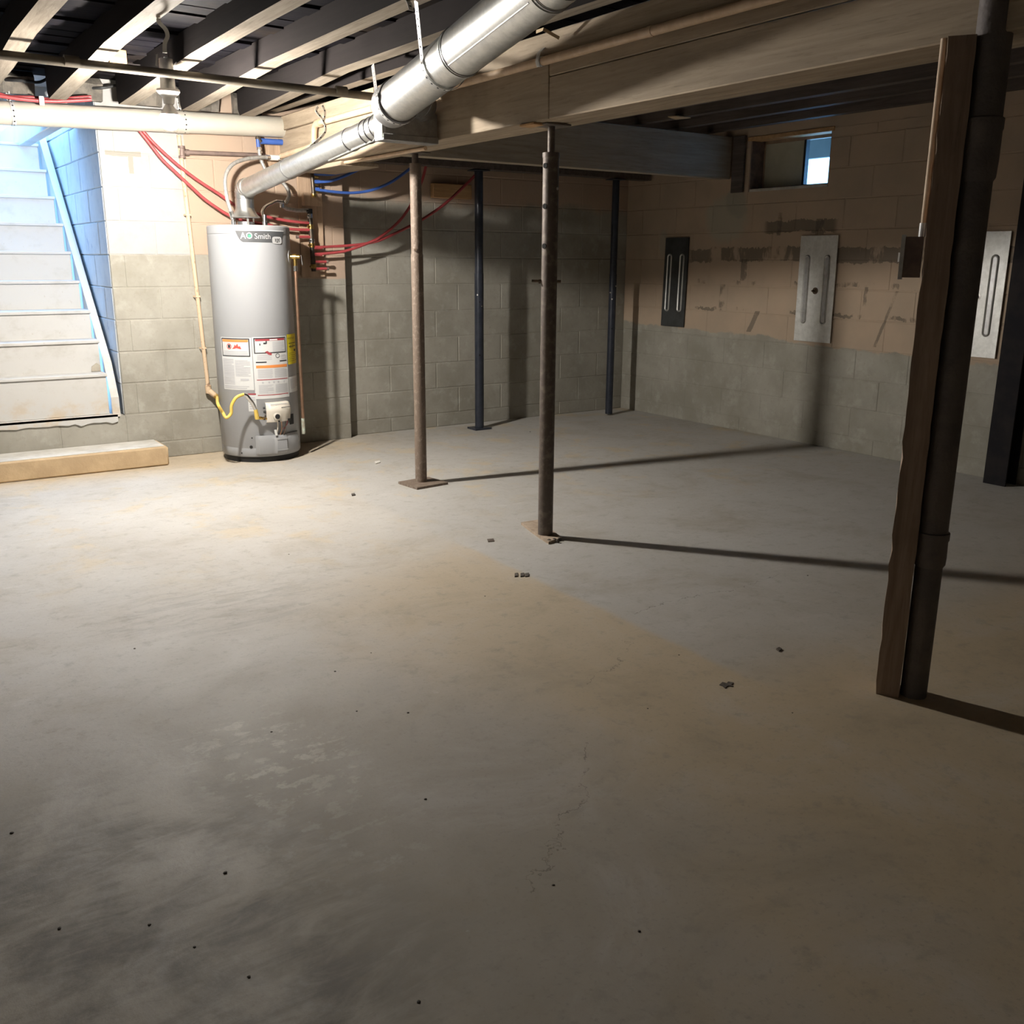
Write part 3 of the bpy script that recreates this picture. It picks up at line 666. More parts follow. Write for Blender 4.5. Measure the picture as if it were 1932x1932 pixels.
# ------------------------------------------------------------------ pressed-steel anchor plates on the window wall
def anchor(label, y0, y1, z0, z1, mat, grooves, bolt, tilt):
    xw = XR-.012; t = thing('anchor_plate', label, 'plate', (XR, (y0+y1)/2, z0))
    th = .006; dy = tilt
    def P(y, z, x): return (x, y+dy*(z-z0), z)
    MB().prism([P(y0, z0, xw-th), P(y1, z0, xw-th), P(y1, z1, xw-th), P(y0, z1, xw-th)], (th, 0, 0)).build('plate', mat, t, smooth=False)
    for gc in grooves:
        yc = y0+(y1-y0)*gc; hw = .021; za, zb = z0+(z1-z0)*.175, z0+(z1-z0)*.815
        # raised rounded rim with sunken channel
        out, inn, bot = [], [], []
        for k in range(24):
            a = 2*math.pi*k/24; s = math.sin(a); cc = math.cos(a)
            zc = (zb-hw if s >= 0 else za+hw)
            out.append(P(yc+hw*1.25*cc, zc+hw*1.25*s, xw-th)); inn.append(P(yc+hw*.95*cc, zc+hw*.95*s, xw-th-.007)); bot.append(P(yc+hw*.55*cc, zc+hw*.6*s, xw-th-.001))
        n = 24
        MB().add(out+inn+bot, [(k, (k+1) % n, n+(k+1) % n, n+k) for k in range(n)]+[(n+k, n+(k+1) % n, 2*n+(k+1) % n, 2*n+k) for k in range(n)]).build('pressed_rib', M_PLATE if mat is M_PLATE_SHADE else mat, t)
        ch = []
        for k in range(16):
            a = 2*math.pi*k/16; s = math.sin(a); cc = math.cos(a); zc = (zb-hw if s >= 0 else za+hw)
            ch.append(P(yc+hw*.56*cc, zc+hw*.61*s, xw-th-.0015))
        MB().prism(ch, (.001, 0, 0)).build('slot', M_GALVD if mat is not M_PLATE_SHADE else M_PLATE_SHADE, t)
    if bolt:
        yc, zc = (y0+y1)/2, (z0+z1)/2-.01
        MB().lathe(P(yc, zc, xw-th), [(.022, 0), (.022, .003)], 16, (-1, 0, 0)).build('washer', bolt, t)
        MB().lathe(P(yc, zc, xw-th-.003), [(.012, 0), (.012, .010)], 6, (-1, 0, 0)).build('nut', bolt, t)
        MB().lathe(P(yc, zc, xw-th-.013), [(.006, 0), (.006, .022)], 8, (-1, 0, 0)).build('bolt', bolt, t)
    return t
anchor('steel anchor plate with painted-in shade and two ribs near the corner', 5.49, 5.745, .725, 1.40, M_PLATE_SHADE, (.24, .78), None, -.02)
anchor('grey steel anchor plate with two ribs below the small window', 4.11, 4.41, .700, 1.393, M_PLATE, (.24, .78), M_RBOLT, .01)
anchor('bright steel anchor plate with a shiny centre bolt beside the brace', 2.975, 3.275, .695, 1.395, M_PLATE, (.24, .78), M_BOLT, 0.)

# ------------------------------------------------------------------ window
wn = MB(); fx0, fx1 = XR+.13, XR+.17
wn.box((fx0, WY0, WZ0+.02), (fx1, WY0+.018, WZ1)); wn.box((fx0, WY1-.018, WZ0+.02), (fx1, WY1, WZ1)); wn.box((fx0, WY0, WZ1-.022), (fx1, WY1, WZ1)); wn.box((fx0, WY0, WZ0+.02), (fx1, WY1, WZ0+.035))
win = wn.build('window_1', M_WFRAME, smooth=False); win['kind'] = 'structure'
WM = 4.565
MB().bbox((XR+.125, WM-.012, WZ0+.035), (XR+.165, WM+.006, WZ1-.02), .002).build('meeting_stile', M_BLACK, win)
MB().bbox((XR+.135, WM, WZ0+.035), (XR+.15, WY1-.015, WZ1-.02), .002).build('sash_panel', M_SASH, win, 'opaque painted panel of the window')
MB().box((XR+.145, WY0+.016, WZ0+.035), (XR+.149, WM-.01, WZ1-.02)).build('pane', M_GLASS, win, 'dirty glass pane')
MB().bbox((XR+.002, WY0+.004, WZ0-.012), (XR+.16, WY1-.004, WZ0+.02), .004).build('sill', M_SILL, win)
for (lo, hi) in (((XR+.006, WY1-.008, WZ0), (XR+.13, WY1, WZ1)), ((XR+.006, WY0, WZ0), (XR+.13, WY0+.008, WZ1))):
    MB().box(lo, hi).build('reveal', M_IRON, win)
MB().bbox((XR-.006, WY0-.02, WZ1-.006), (XR+.10, WY1+.03, WZ1+.022), .003).build('lintel', W_BLOCK, win)
# awning outside, its front board shading the top of the pane
aw = thing('window_awning', 'grey blue awning board outside seen through the top of the glass', 'awning', (XR+.24, 4.6, 2.1))
MB().bbox((XR+.2405, 3.9, 2.19), (XR+.80, 5.5, 2.22), .004).build('top_board', M_EAVE, aw)
MB().bbox((XR+.76, 3.9, 1.975), (XR+.79, 5.5, 2.20), .004).build('front_board', M_EAVE, aw)
# grey post / jamb left of the window
solo(MB().bbox((XR-.028, 4.965, 1.70), (XR-.008, 5.075, 2.08), .003), 'jamb_board', W_DARK, 'dark upright board between the window and the cross beam', 'board')

# ------------------------------------------------------------------ water heater
HC = Vector((2.088, 5.885, 0)); HR = .243; HZ0, HZ1 = .035, 1.412
toc = Vector((-HC.x, -HC.y, 0)).normalized(); rgt = Vector((-toc.y, toc.x, 0))   # right as the camera sees it
def hp(th, z, r): return HC + (toc*math.cos(th)+rgt*math.sin(th))*r + Vector((0, 0, z))
D = math.radians
wh = thing('water_heater', 'tall grey gas water heater standing against the block wall', 'water heater', HC)
MB().lathe(HC, [(HR-.012, .0), (HR-.012, HZ0+.02)], 48).build('base_ring', M_BASEB, wh)
MB().lathe(HC, [(HR-.004, HZ0), (HR, HZ0+.006), (HR, HZ0+.05), (HR-.0015, HZ0+.053), (HR-.0015, HZ0+.057), (HR, HZ0+.06), (HR, HZ1-.055), (HR-.002, HZ1-.053), (HR-.002, HZ1-.049), (HR, HZ1-.047), (HR, HZ1-.008), (HR-.008, HZ1)], 64).build('jacket', M_JACKET, wh)
MB().lathe(HC, [(HR-.008, HZ1-.002), (HR-.02, HZ1+.002), (.09, HZ1+.006), (.01, HZ1+.006)], 48).build('top_pan', M_JTOP, wh)
def patch(t0, t1, z0, z1, r, n=14, m=1, corner=None):
    mb = MB(); vs = []; fs = []
    for i in range(n+1):
        for j in range(m+1): vs.append(hp(t0+(t1-t0)*i/n, z0+(z1-z0)*j/m, r))
    for i in range(n):
        for j in range(m): a = i*(m+1)+j; fs.append((a, a+m+1, a+m+2, a+1))
    return mb.add(vs, fs)
def zpix(y, th=.0):  # height of a pixel row on the heater's front
    q = hp(th, 0, HR); px = 470+(y-430)*.06; d = ray(px, y); return (CAM + d*(math.hypot(q.x, q.y)/math.hypot(d.x, d.y))).z
def tx(s, size, th, z, r, mat, parent, name='lettering', align='CENTER', flat=True, sx=1.):
    cu = bpy.data.curves.new('txt', 'FONT'); cu.body = s; cu.size = size; cu.align_x = align; cu.align_y = 'CENTER'; cu.resolution_u = 3
    o = bpy.data.objects.new('txt', cu); COL.objects.link(o)
    dg = bpy.context.evaluated_depsgraph_get(); me = bpy.data.meshes.new_from_object(o.evaluated_get(dg))
    bpy.data.objects.remove(o)
    o0 = origin_of(parent)
    for v in me.vertices:
        v.co = hp(th + v.co.x*sx/r, z+v.co.y, r) - o0
    me.materials.clear(); me.materials.append(mat); me.name = name
    return link(bpy.data.objects.new(name, me), parent)
# brand plate
bz0, bz1 = zpix(457, D(20)), zpix(435, D(20))
mb = MB(); vs = []; fs = []; n = 30
for i in range(n+1):
    u = i/n; th = D(-18+74*u); e = abs(2*u-1); low = bz1-(bz1-bz0)*(1-max(0, (e-.72)/.28)**2)
    vs += [hp(th, bz1, HR+.0015), hp(th, min(low, bz1-.0005), HR+.0015)]
for i in range(n): fs.append((2*i, 2*i+1, 2*i+3, 2*i+2))
bp = mb.add(vs, fs).build('brand_plate', M_BRAND, wh, 'dark grey brand plate')
patch(D(-18), D(56), bz1-.001, bz1+.003, HR+.0018).build('plate_edge', M_WHITEP, bp)
zc = (bz0+bz1)/2
tx('AO', .050, D(-3), zc+.002, HR+.0026, M_WHITEP, bp, sx=.95)
tx('Smith', .044, D(19), zc, HR+.0026, M_SILVERP, bp, sx=1.0)
MB().add([hp(D(1.2)+.010*math.cos(a)/HR, zc+.002+.010*math.sin(a), HR+.003) for a in [2*math.pi*k/12 for k in range(12)]], [tuple(range(12))]).build('logo_dot', M_GREEN, bp)
vs = []
for k in range(24):
    a = 2*math.pi*k/24; vs.append(hp(D(41)+(.036*math.copysign(1, math.cos(a))*abs(math.cos(a))**.5)/HR, bz0+.013+.021*math.copysign(1, math.sin(a))*abs(math.sin(a))**.5, HR+.0035))
bdg = MB().add(vs, [tuple(range(24))]).build('badge', M_SILVERP, bp, 'pale rounded badge reading 100')
tx('100', .030, D(41), bz0+.013, HR+.005, M_INK, bp, sx=1.0)
# stickers
def sticker(name, t0, t1, y0, y1, mat, label=None, r=.0012):
    z1, z0 = zpix(y0), zpix(y1)
    o = patch(D(t0), D(t1), z0, z1, HR+r, 16).build(name, mat, wh, label); return o, z0, z1
def lines(par, t0, t1, z0, z1, n, r=.0022, mat=M_TXT, name='printed_text', fill=.5):
    mb = MB()
    for i in range(n):
        zc = z1-(z1-z0)*(i+.5)/n; h = (z1-z0)/n*fill/2; e = t1-(t1-t0)*(.0 if rnd() > .25 else rnd()*.45)
        p = patch(D(t0), D(e), zc-h, zc+h, HR+r, 8); mb.add(p.v, p.f)
    return mb.build(name, mat, par)
def frame(par, t0, t1, z0, z1, w, r=.0024, mat=M_INK):
    mb = MB(); dw = math.degrees(w/HR)
    for a in ((t0, t1, z1-w, z1), (t0, t1, z0, z0+w), (t0, t0+dw, z0, z1), (t1-dw, t1, z0, z1)):
        p = patch(D(a[0]), D(a[1]), a[2], a[3], HR+r, 10); mb.add(p.v, p.f)
    return mb.build('printed_frame', mat, par)
o, z0, z1 = sticker('warning_sticker', -55, -5.5, 637, 736, M_STICK, 'white warning sticker with orange flammable heading'); hgt = z1-z0
frame(o, -53, -8, z1-.36*hgt, z1-.015*hgt, .006)
patch(D(-51), D(-10), z1-.085*hgt, z1-.04*hgt, HR+.0022).build('heading_bar', M_ORANGE, o)
def disc(par, th, z, r, mat, rr=.0026, k0=0., name='pictogram', ring=False):
    if ring:
        vs = []; n = 20
        for k in range(n):
            a = 2*math.pi*k/n; vs += [hp(D(th)+r*math.cos(a)/HR, z+r*math.sin(a), HR+rr), hp(D(th)+.78*r*math.cos(a)/HR, z+.78*r*math.sin(a), HR+rr)]
        return MB().add(vs, [(2*k, 2*((k+1) % n), 2*((k+1) % n)+1, 2*k+1) for k in range(n)]).build(name, mat, par)
    return MB().add([hp(D(th)+r*math.cos(2*math.pi*k/14)/HR, z+r*math.sin(2*math.pi*k/14), HR+rr) for k in range(14)], [tuple(range(14))]).build(name, mat, par)
zq = z1-.17*hgt
disc(o, -39, zq, .017, M_PICRED, ring=True); patch(D(-41), D(-37), zq-.009, zq+.009, HR+.0025).build('pictogram', M_INK, o)
MB().add([hp(D(-27)+u/HR, zq+v, HR+.0026) for u, v in ((-.03, -.014), (.03, -.014), (.022, .004), (.012, .0), (.006, .018), (-.004, .004), (-.012, .012), (-.016, -.002))], [tuple(range(8))]).build('pictogram', M_PICRED, o)
lines(o, -50, -11, z1-.335*hgt, z1-.25*hgt, 3)
lines(o, -53, -33, z0+.10*hgt, z1-.40*hgt, 16); lines(o, -31, -9, z0+.26*hgt, z1-.42*hgt, 12); lines(o, -53, -12, z0+.02*hgt, z0+.085*hgt, 2)
patch(D(-24), D(-12), z0+.185*hgt, z0+.22*hgt, HR+.0024).build('printed_stamp', M_TXT, o)
o, z0, z1 = sticker('danger_sticker', -4.5, 49, 636, 753, M_STICK, 'white sticker with dark red and orange headings', .0016); hgt = z1-z0
frame(o, -2.5, 46.5, z1-.265*hgt, z1-.015*hgt, .006)
patch(D(-.5), D(44.5), z1-.065*hgt, z1-.032*hgt, HR+.0022).build('heading_bar', M_RED, o)
patch(D(20), D(32), z1-.058*hgt, z1-.040*hgt, HR+.0027).build('heading_text', M_WHITEP, o)
zq = z1-.12*hgt
for (t, dz, w_, h_) in ((6, 0, .006, .012), (13, .006, .018, .010), (15, .012, .008, .016)):
    patch(D(t)-w_/HR/2, D(t)+w_/HR/2, zq+dz-h_/2, zq+dz+h_/2, HR+.0025, 3).build('pictogram', M_INK, o)
MB().add([hp(D(17)+u/HR, zq-.055+v, HR+.0026) for u, v in ((-.020, .010), (-.004, .016), (.006, .008), (.022, .0), (.020, -.012), (.0, -.006))], [tuple(range(6))]).build('pictogram', M_RED, o)
lines(o, 24, 44, z1-.25*hgt, z1-.08*hgt, 8)
disc(o, 31, z1-.31*hgt, .014, M_INK, ring=True); lines(o, 1, 22, z1-.375*hgt, z1-.28*hgt, 5); lines(o, 37, 47, z1-.375*hgt, z1-.29*hgt, 3)
patch(D(-1), D(14), z1-.415*hgt, z1-.395*hgt, HR+.0024).build('printed_rule', M_INK, o); patch(D(34), D(47), z1-.405*hgt, z1-.387*hgt, HR+.0024).build('printed_rule', M_INK, o)
patch(D(-1), D(47), z1-.50*hgt, z1-.455*hgt, HR+.0024).build('heading_bar', M_ORANGE, o)
lines(o, 1, 22, z1-.665*hgt, z1-.515*hgt, 8); lines(o, 25, 46, z1-.665*hgt, z1-.515*hgt, 8)
patch(D(-1), D(47), z1-.695*hgt, z1-.683*hgt, HR+.0024).build('printed_rule', M_RED, o)
for t in (7, 16, 23, 30, 40): disc(o, t, z1-.735*hgt, .006, M_TXT)
lines(o, 1, 22, z1-.915*hgt, z1-.77*hgt, 9); lines(o, 25, 46, z1-.915*hgt, z1-.77*hgt, 9)
patch(D(-1), D(47), z1-.945*hgt, z1-.933*hgt, HR+.0024).build('printed_rule', M_RED, o)
o, z0, z1 = sticker('energy_label', 50.5, 84, 634, 692, M_YEL, 'yellow energy label')
tx('ENERGYGUIDE', .017, D(62), z1-.025, HR+.0026, M_INK, o, sx=.8); lines(o, 54, 78, z1-.085, z1-.045, 2, mat=M_INK, fill=.18)
tx('$ 277', .026, D(62), z1-.075, HR+.0026, M_INK, o, sx=.8); lines(o, 53, 80, z0+.015, z1-.11, 5, fill=.15, mat=M_INK); patch(D(69), D(76), z0+.075, z0+.09, HR+.0027).build('printed_stamp', M_INK, o)
o, z0, z1 = sticker('rating_sticker', 50, 80, 716, 746, M_STICK, 'small white rating sticker'); lines(o, 53, 78, z0+.02, z1-.012, 7)
o, z0, z1 = sticker('small_warning_sticker', -15, -3.5, 742, 776, M_STICK, 'small warning sticker with red bar', .0010); patch(D(-15), D(-3.5), z1-.009, z1, HR+.0022).build('heading_bar', M_RED, o); lines(o, -13.5, -5, z0+.01, z1-.02, 6)
# jacket seam trims
for t in (-92, 88): patch(D(t-.6), D(t+.6), HZ0+.06, HZ1-.06, HR+.0008, 2).build('jacket_seam', M_JTOP, wh)
# lower access cover
az0, az1 = HZ0+.012, zpix(822)
t0_, t1_ = D(-8), D(66); mb = MB(); vs = []; fs = []; n = 26
prof = [(az0, .001), (az0+.006, .014), (az0+.02, .020), (az1-.03, .020), (az1-.012, .016), (az1, .012), (az1, .0)]
for i in range(n+1):
    u = i/n; k = min(1, min(u, 1-u)*14)
    if .36 < u < .60: k *= 1.5
    for z, d in prof: vs.append(hp(t0_+(t1_-t0_)*u, z, HR+d*k+.0005))
m = len(prof)
for i in range(n):
    for j in range(m-1): a = i*m+j; fs.append((a, a+m, a+m+1, a+1))
acv = mb.add(vs, fs).build('access_cover', M_JACKET, wh, 'bulged grey lower access cover', ang=30)
for z in (az0+.03, az1-.022): patch(D(20), D(36), z-.003, z+.003, HR+.034, 6).build('pressed_line', M_JTOP, acv)
for (t, y) in ((-15, 843), (70, 835), (-30, 855), (-13, 826)):
    q = hp(D(t), zpix(y), HR); d = (q-HC); d.z = 0
    MB().lathe(q, [(.010 if y == 843 else .005, 0), (.009 if y == 843 else .004, .003)], 12, d).build('screw', M_BLACK, wh)
# gas valve
gv = MB(); vz0, vz1 = zpix(797), zpix(760); vt0, vt1 = D(8), D(41)
prof = []
zz = [(vz0, .03), (vz0+.006, .052), (vz0+.045, .060), (vz1-.05, .066), (vz1-.03, .062), (vz1-.006, .044), (vz1, .03)]
n = 24; vs = []; fs = []; m = len(zz)
for i in range(n+1):
    u = i/n; e = min(1, math.sin(math.pi*min(max(u, .02), .98))**.16)
    for z, d in zz: vs.append(hp(vt0+(vt1-vt0)*u, z, HR+max(.004, d*e)))
for i in range(n):
    for j in range(m-1): a = i*m+j; fs.append((a, a+m, a+m+1, a+1))
o_ = len(vs)
vs += [hp(vt0+(vt1-vt0)*i/n, z, HR) for i in range(n+1) for z in (vz0, vz1)]
for i in range(n): fs += [(i*m, (i+1)*m, o_+2*(i+1), o_+2*i), (i*m+m-1, o_+2*i+1, o_+2*(i+1)+1, (i+1)*m+m-1)]
vlv = gv.add(vs, fs).build('gas_valve', M_VALVE, wh, 'cream plastic gas control valve', ang=28)
q = hp(D(20), vz0+.040, HR+.058); d = (toc*math.cos(D(20))+rgt*math.sin(D(20)))
MB().lathe(q, [(.016, 0), (.016, .006), (.012, .012), (.004, .014)], 16, d).build('knob', M_BLACK, vlv)
MB().lathe(q-d*.006, [(.025, 0), (.025, .009), (.020, .012)], 20, d).build('knob_collar', M_VALVE, vlv)
q = hp(D(22), vz0+.009, HR+.055); MB().lathe(q, [(.006, 0), (.005, .006)], 8, d).build('button', M_BLACK, vlv)
patch(D(33), D(37.5), vz0+.006, vz0+.020, HR+.060, 3).build('button', M_BLACK, vlv)
patch(D(25), D(37), vz1-.030, vz1-.026, HR+.0655, 4).build('printed_rule', M_INK, vlv); patch(D(13), D(34), vz1-.010, vz1-.006, HR+.052, 4).build('printed_rule', M_TXT, vlv)
for z in (vz1-.03, vz1-.055): 
    q = hp(D(7.5), z, HR+.02); MB().lathe(q, [(.006, 0), (.006, .012)], 8, rgt*-1).build('port_plug', M_BLACK, vlv)
# burner tubes and wires below the valve
for (ta, tb, yb, mat, r) in ((22, 20, 822, M_VALVE, .004), (27, 26, 824, M_COPPER, .0035), (36, 32, 812, M_PEXR, .003), (33, 31, 824, M_IRON, .004)):
    MB().tube(catmull([hp(D(ta), vz0+.004, HR+.035), hp(D((ta+tb)/2+1), (vz0+zpix(yb))/2, HR+.03), hp(D(tb), zpix(yb), HR+.014)], 5), r, 6).build('burner_tube', mat, wh)
MB().prism([hp(D(18.5), zpix(822), HR+.026), hp(D(22), zpix(822), HR+.026), hp(D(20), zpix(811), HR+.03), hp(D(17), zpix(811), HR+.03)], toc*.006).build('wire_tag', M_WHITEP, wh)
# sight-glass bracket behind the valve
patch(D(44), D(53), vz0-.03, vz0+.035, HR+.012, 4).build('bracket', M_BLACK, wh)
# relief valve and copper discharge tube
tp = hp(D(76), zpix(484, D(60)), HR)
dv = (toc*math.cos(D(76))+rgt*math.sin(D(76)))
MB().lathe(tp-dv*.004, [(.042, 0), (.042, .004), (.036, .006)], 24, dv).build('port_ring', M_JTOP, wh)
rv = MB().lathe(tp, [(.015, 0), (.015, .018), (.019, .018), (.019, .040), (.013, .042), (.013, .060)], 14, dv).build('relief_valve', M_BRASS, wh, 'brass relief valve')
e = tp+dv*.030
MB().cyl(e, e-Vector((0, 0, .055)), .013, n=14).build('valve_outlet', M_BRASS, rv)
MB().tube([e+dv*.038+Vector((0, 0, .01)), e+dv*.044-Vector((0, 0, .05))], .003, 6).build('lever', M_CHROME, rv)
zb = .14
MB().lathe(e-Vector((0, 0, .085)), [(.0135, 0), (.0135, .032)], 14).build('adapter', M_CHROME, wh)
MB().cyl((e.x, e.y, zb+.10), (e.x, e.y, e.z-.07), .0105, n=14).build('discharge_tube', M_COPPER, wh, 'long copper discharge tube')
MB().cyl((e.x, e.y, zb), (e.x, e.y, zb+.10), .0115, n=14).build('corroded_tube_end', M_VERDI, wh, 'green corroded end of the tube')
# draft hood on the top
fc = HC + Vector((0, 0, 0)); hz = HZ1+.006
fp = HC + rgt*(-.012) - toc*.0
for k in range(3):
    a = 2*math.pi*k/3+.2
    b_ = toc*math.cos(a)+rgt*math.sin(a); MB().strip([fp+b_*.062+Vector((0, 0, hz-.004)), fp+b_*.062+Vector((0, 0, hz+.05))], .012, .002, b_.cross(Vector((0, 0, 1)))).build('hood_leg', M_GALV, wh)
MB().lathe((fp.x, fp.y, hz), [(.048, -.004), (.048, .02)], 24).build('flue_collar', M_GALVD, wh)
MB().lathe((fp.x, fp.y, hz+.042), [(.084, 0), (.086, .004), (.070, .022), (.058, .045), (.054, .062)], 32).build('draft_hood', M_GALV, wh, 'flared galvanised draft hood')
# water nipples
nl = HC - rgt*.085+toc*.01; nr = HC+rgt*.10+toc*.02
for q in (nl, nr):
    MB().lathe((q.x, q.y, HZ1-.002), [(.016, 0), (.016, .03), (.012, .032), (.012, .07)], 14).build('nipple', M_CHROME, wh)

# ------------------------------------------------------------------ flue pipe, tee box, round duct
fl0 = Vector((fp.x, fp.y, hz+.10))
fe = Vector((2.155, 4.18, 1.822)); fr = .0535
fv = thing('flue_pipe', 'galvanised flue pipe rising from the heater to the vent box', 'pipe', fl0)
P1 = fl0+Vector((0, 0, .062)); dirv = (fe-P1); dirv.normalize()
P2 = P1+Vector((0, 0, .040))+dirv*.075
MB().lathe(fl0, [(.0555, 0), (.0555, .05), (.053, .052), (.053, .066)], 28).build('collar', M_GALV, fv)
el = [P1]
for t in (.25, .5, .75): el.append((1-t)**2*P1+2*t*(1-t)*(P1+Vector((0, 0, .06)))+t*t*P2)
el.append(P2)
for i in range(len(el)-1):   # gored elbow: each gore its own ring
    MB().tube([el[i], el[i+1]], [.0565-.0005*(i % 2), .0555], 28).build('elbow_gore', M_GALV, fv)
    dd = (el[i+1]-el[i]).normalized(); MB().ring(el[i+1]-dd*.003, dd, .05, .0585, .006, 28).build('elbow_bead', M_GALV, fv)
Ls = (fe-P2).length; nsec = 3
for i, (a, b) in enumerate(((0, .36), (.34, .80), (.78, 1.0))):
    MB().tube([P2+(fe-P2)*a, P2+(fe-P2)*b], fr+.0012*(i % 2), 30).build('pipe_section', M_GALV, fv)
    if b < 1: MB().ring(P2+(fe-P2)*b-dirv*.004, dirv, fr-.002, fr+.0035, .008, 30).build('seam_band', M_GALVD, fv)
us, vs_, _ = frame_of(dirv); side = (-vs_ if vs_.z > 0 else vs_)
MB().tube([P2+(fe-P2)*.66-Vector((0, 0, fr+.001))+us*.012, P2+(fe-P2)*.95-Vector((0, 0, fr+.001))+us*.012], .004, 6).build('lock_seam', M_GALV, fv)
for k in (.90, .93, .96): MB().ring(P2+(fe-P2)*k, dirv, fr-.002, fr+.004, .006, 30).build('end_bead', M_GALVD, fv)
for (k, a) in ((.33, 1.2), (.34, 2.4), (.62, 1.6), (.64, 2.2), (.88, 1.7)):
    q = P2+(fe-P2)*k-(us*math.cos(a)*fr if us.dot(rgt) < 0 else us*-math.cos(a)*fr)-Vector((0, 0, abs(math.sin(a))*fr*.6))
# vent box
bx = thing('vent_box', 'dark sheet metal vent box hanging beside the main beam', 'box', (2.25, 4.16, 1.745))
bl, bh_ = (2.108, 4.11, 1.750), (2.388, 4.185, 1.872)
MB().box(bl, bh_).build('box_body', M_GALVD, bx, smooth=False)
MB().bbox((bl[0]-.004, bl[1]-.010, 1.742), (bh_[0]+.002, bh_[1]+.004, 1.772), .003).build('bottom_flange', M_GALVD, bx)
MB().bbox((bl[0]-.008, bl[1]-.004, 1.750), (bl[0]+.012, bh_[1], 1.872), .002).build('side_flange', M_GALV, bx)
# duct
DA = CAM + ray(745, 195)*(4.03/F_PX); DN = CAM + ray(945, 38)*(3.16/F_PX); DB = DA+(DN-DA)*1.42; DR = .085   # depths from the duct's apparent width
dd = (DB-DA).normalized()
dk = thing('round_duct', 'big round galvanised duct hanging diagonally under the joists', 'duct', DA)
LD = (DB-DA).length
cuts = [0, .66, 1.30, LD]
for i in range(3):
    MB().tube([DA+dd*cuts[i], DA+dd*(cuts[i+1]+(.03 if i < 2 else 0))], DR+(.0018 if i % 2 else 0), 40).build('duct_section', M_GALV, dk)
    if i: MB().ring(DA+dd*(cuts[i]+.0), dd, DR-.002, DR+.005, .012, 40).build('joint_bead', M_GALV, dk); MB().ring(DA+dd*(cuts[i]+.02), dd, DR-.002, DR+.004, .006, 40).build('joint_bead', M_GALVD, dk)
    ud = frame_of(dd)[0]
    lo = -1 if (Vector((-1, 0, 0))).dot(ud) < 0 else 1
sx = (Vector((-.25, -.6, -.55)) - dd*Vector((-.25, -.6, -.55)).dot(dd)).normalized()
sx2 = (Vector((.55, .0, -.75)) - dd*Vector((.55, .0, -.75)).dot(dd)).normalized()
MB().tube([DA+dd*.69+(-sx2*.0+(Vector((-.62, .19, -.62))-dd*Vector((-.62, .19, -.62)).dot(dd)).normalized())*DR, DA+dd*1.29+((Vector((-.62, .19, -.62))-dd*Vector((-.62, .19, -.62)).dot(dd)).normalized())*DR], .004, 6).build('lock_seam', M_GALV, dk)
MB().lathe(DA+dd*.035, [(DR+.002, 0), (DR+.004, -.0), (DR+.004, -.05), (DR-.012, -.075), (.02, -.085)], 40, dd*-1 if False else dd).build('end_cap', M_GALVD, dk) if False else None
MB().tube([DA+dd*.05, DA, DA-dd*.05, DA-dd*.085, DA-dd*.095], [DR+.005, DR+.005, DR+.003, DR*.86, DR*.5], 40).build('end_cap', M_GALVD, dk, 'dull rounded end cap')
# take-off elbow from the duct down into the box
tk = [DA-dd*.04, DA-dd*.10+Vector((.02, 0, .01)), Vector((2.19, 4.05, 1.915)), Vector((2.285, 4.10, 1.925)), Vector((2.315, 4.135, 1.905)), Vector((2.312, 4.147, 1.868))]
for i in range(5):
    MB().tube([tk[i], tk[i+1]], [.072, .073], 28).build('takeoff_gore', M_GALVD, dk)
    d_ = (tk[i+1]-tk[i]).normalized(); MB().ring(tk[i+1]-d_*.003, d_, .06, .0765, .006, 28).build('takeoff_bead', M_GALVD, dk)
# perforated hanger straps
def strap(label, pts, width=.018, wd=(0, 1, 0), holes=True):
    t = thing('hanger_strap', label, 'strap', pts[0])
    c = catmull(pts, 6); MB().strip(c, width, .0015, wd).build('band', M_STRAP, t, smooth=False)
    mb = MB(); acc = 0
    for i in range(1, len(c)-1):
        acc += (c[i]-c[i-1]).length
        if acc > .026:
            acc = 0; d = (c[i+1]-c[i-1]).normalized(); w_ = Vector(wd); w_ = (w_-d*w_.dot(d)).normalized(); nn = d.cross(w_)
            for s in (1, -1):
                vs = [c[i]+nn*s*.0011+d*math.cos(a)*.0045+w_*math.sin(a)*.0045 for a in [2*math.pi*k/8 for k in range(8)]]
                mb.add(vs, [tuple(range(8))])
    if mb.v: o = mb.build('strap_holes', M_HOLE, t, smooth=False); o['kind'] = 'stuff'
    return t
def around(center, d, r, a0, a1, n=9):
    u, v, _ = frame_of(d); up = Vector((0, 0, 1)); up = (up-d*up.dot(d)).normalized(); sdv = d.cross(up)
    return [center+up*math.cos(a)*r+sdv*math.sin(a)*r for a in [a0+(a1-a0)*k/(n-1) for k in range(n)]]
def duct_strap(label, s, rr, top, sgn=1):
    c = DA+dd*s; A = around(c, dd, rr, sgn*D(80), sgn*D(250), 11)
    strap(label, [Vector(top), A[0]+(Vector(top)-A[0])*.35]+A, .020, dd)
lside = 1 if dd.cross(Vector((0, 0, 1))).x < 0 else -1
duct_strap('perforated steel strap holding the capped end of the round duct', .035, DR+.009, onZ(703, 122, ZJ-.002), lside)
duct_strap('perforated steel strap slung round the middle of the round duct', .52, DR+.006, onZ(785, 2, ZJ-.002), lside)
strap('short perforated strap dangling from a joist above the duct', [onZ(770, 2, ZJ-.001), onZ(773, 8, ZJ-.03), onZ(776, 20, ZJ-.055)], .018, (1, 0, 0))
q0 = P2+(fe-P2)*.52
A = around(q0, dirv, fr+.004, D(-60), D(200), 12)
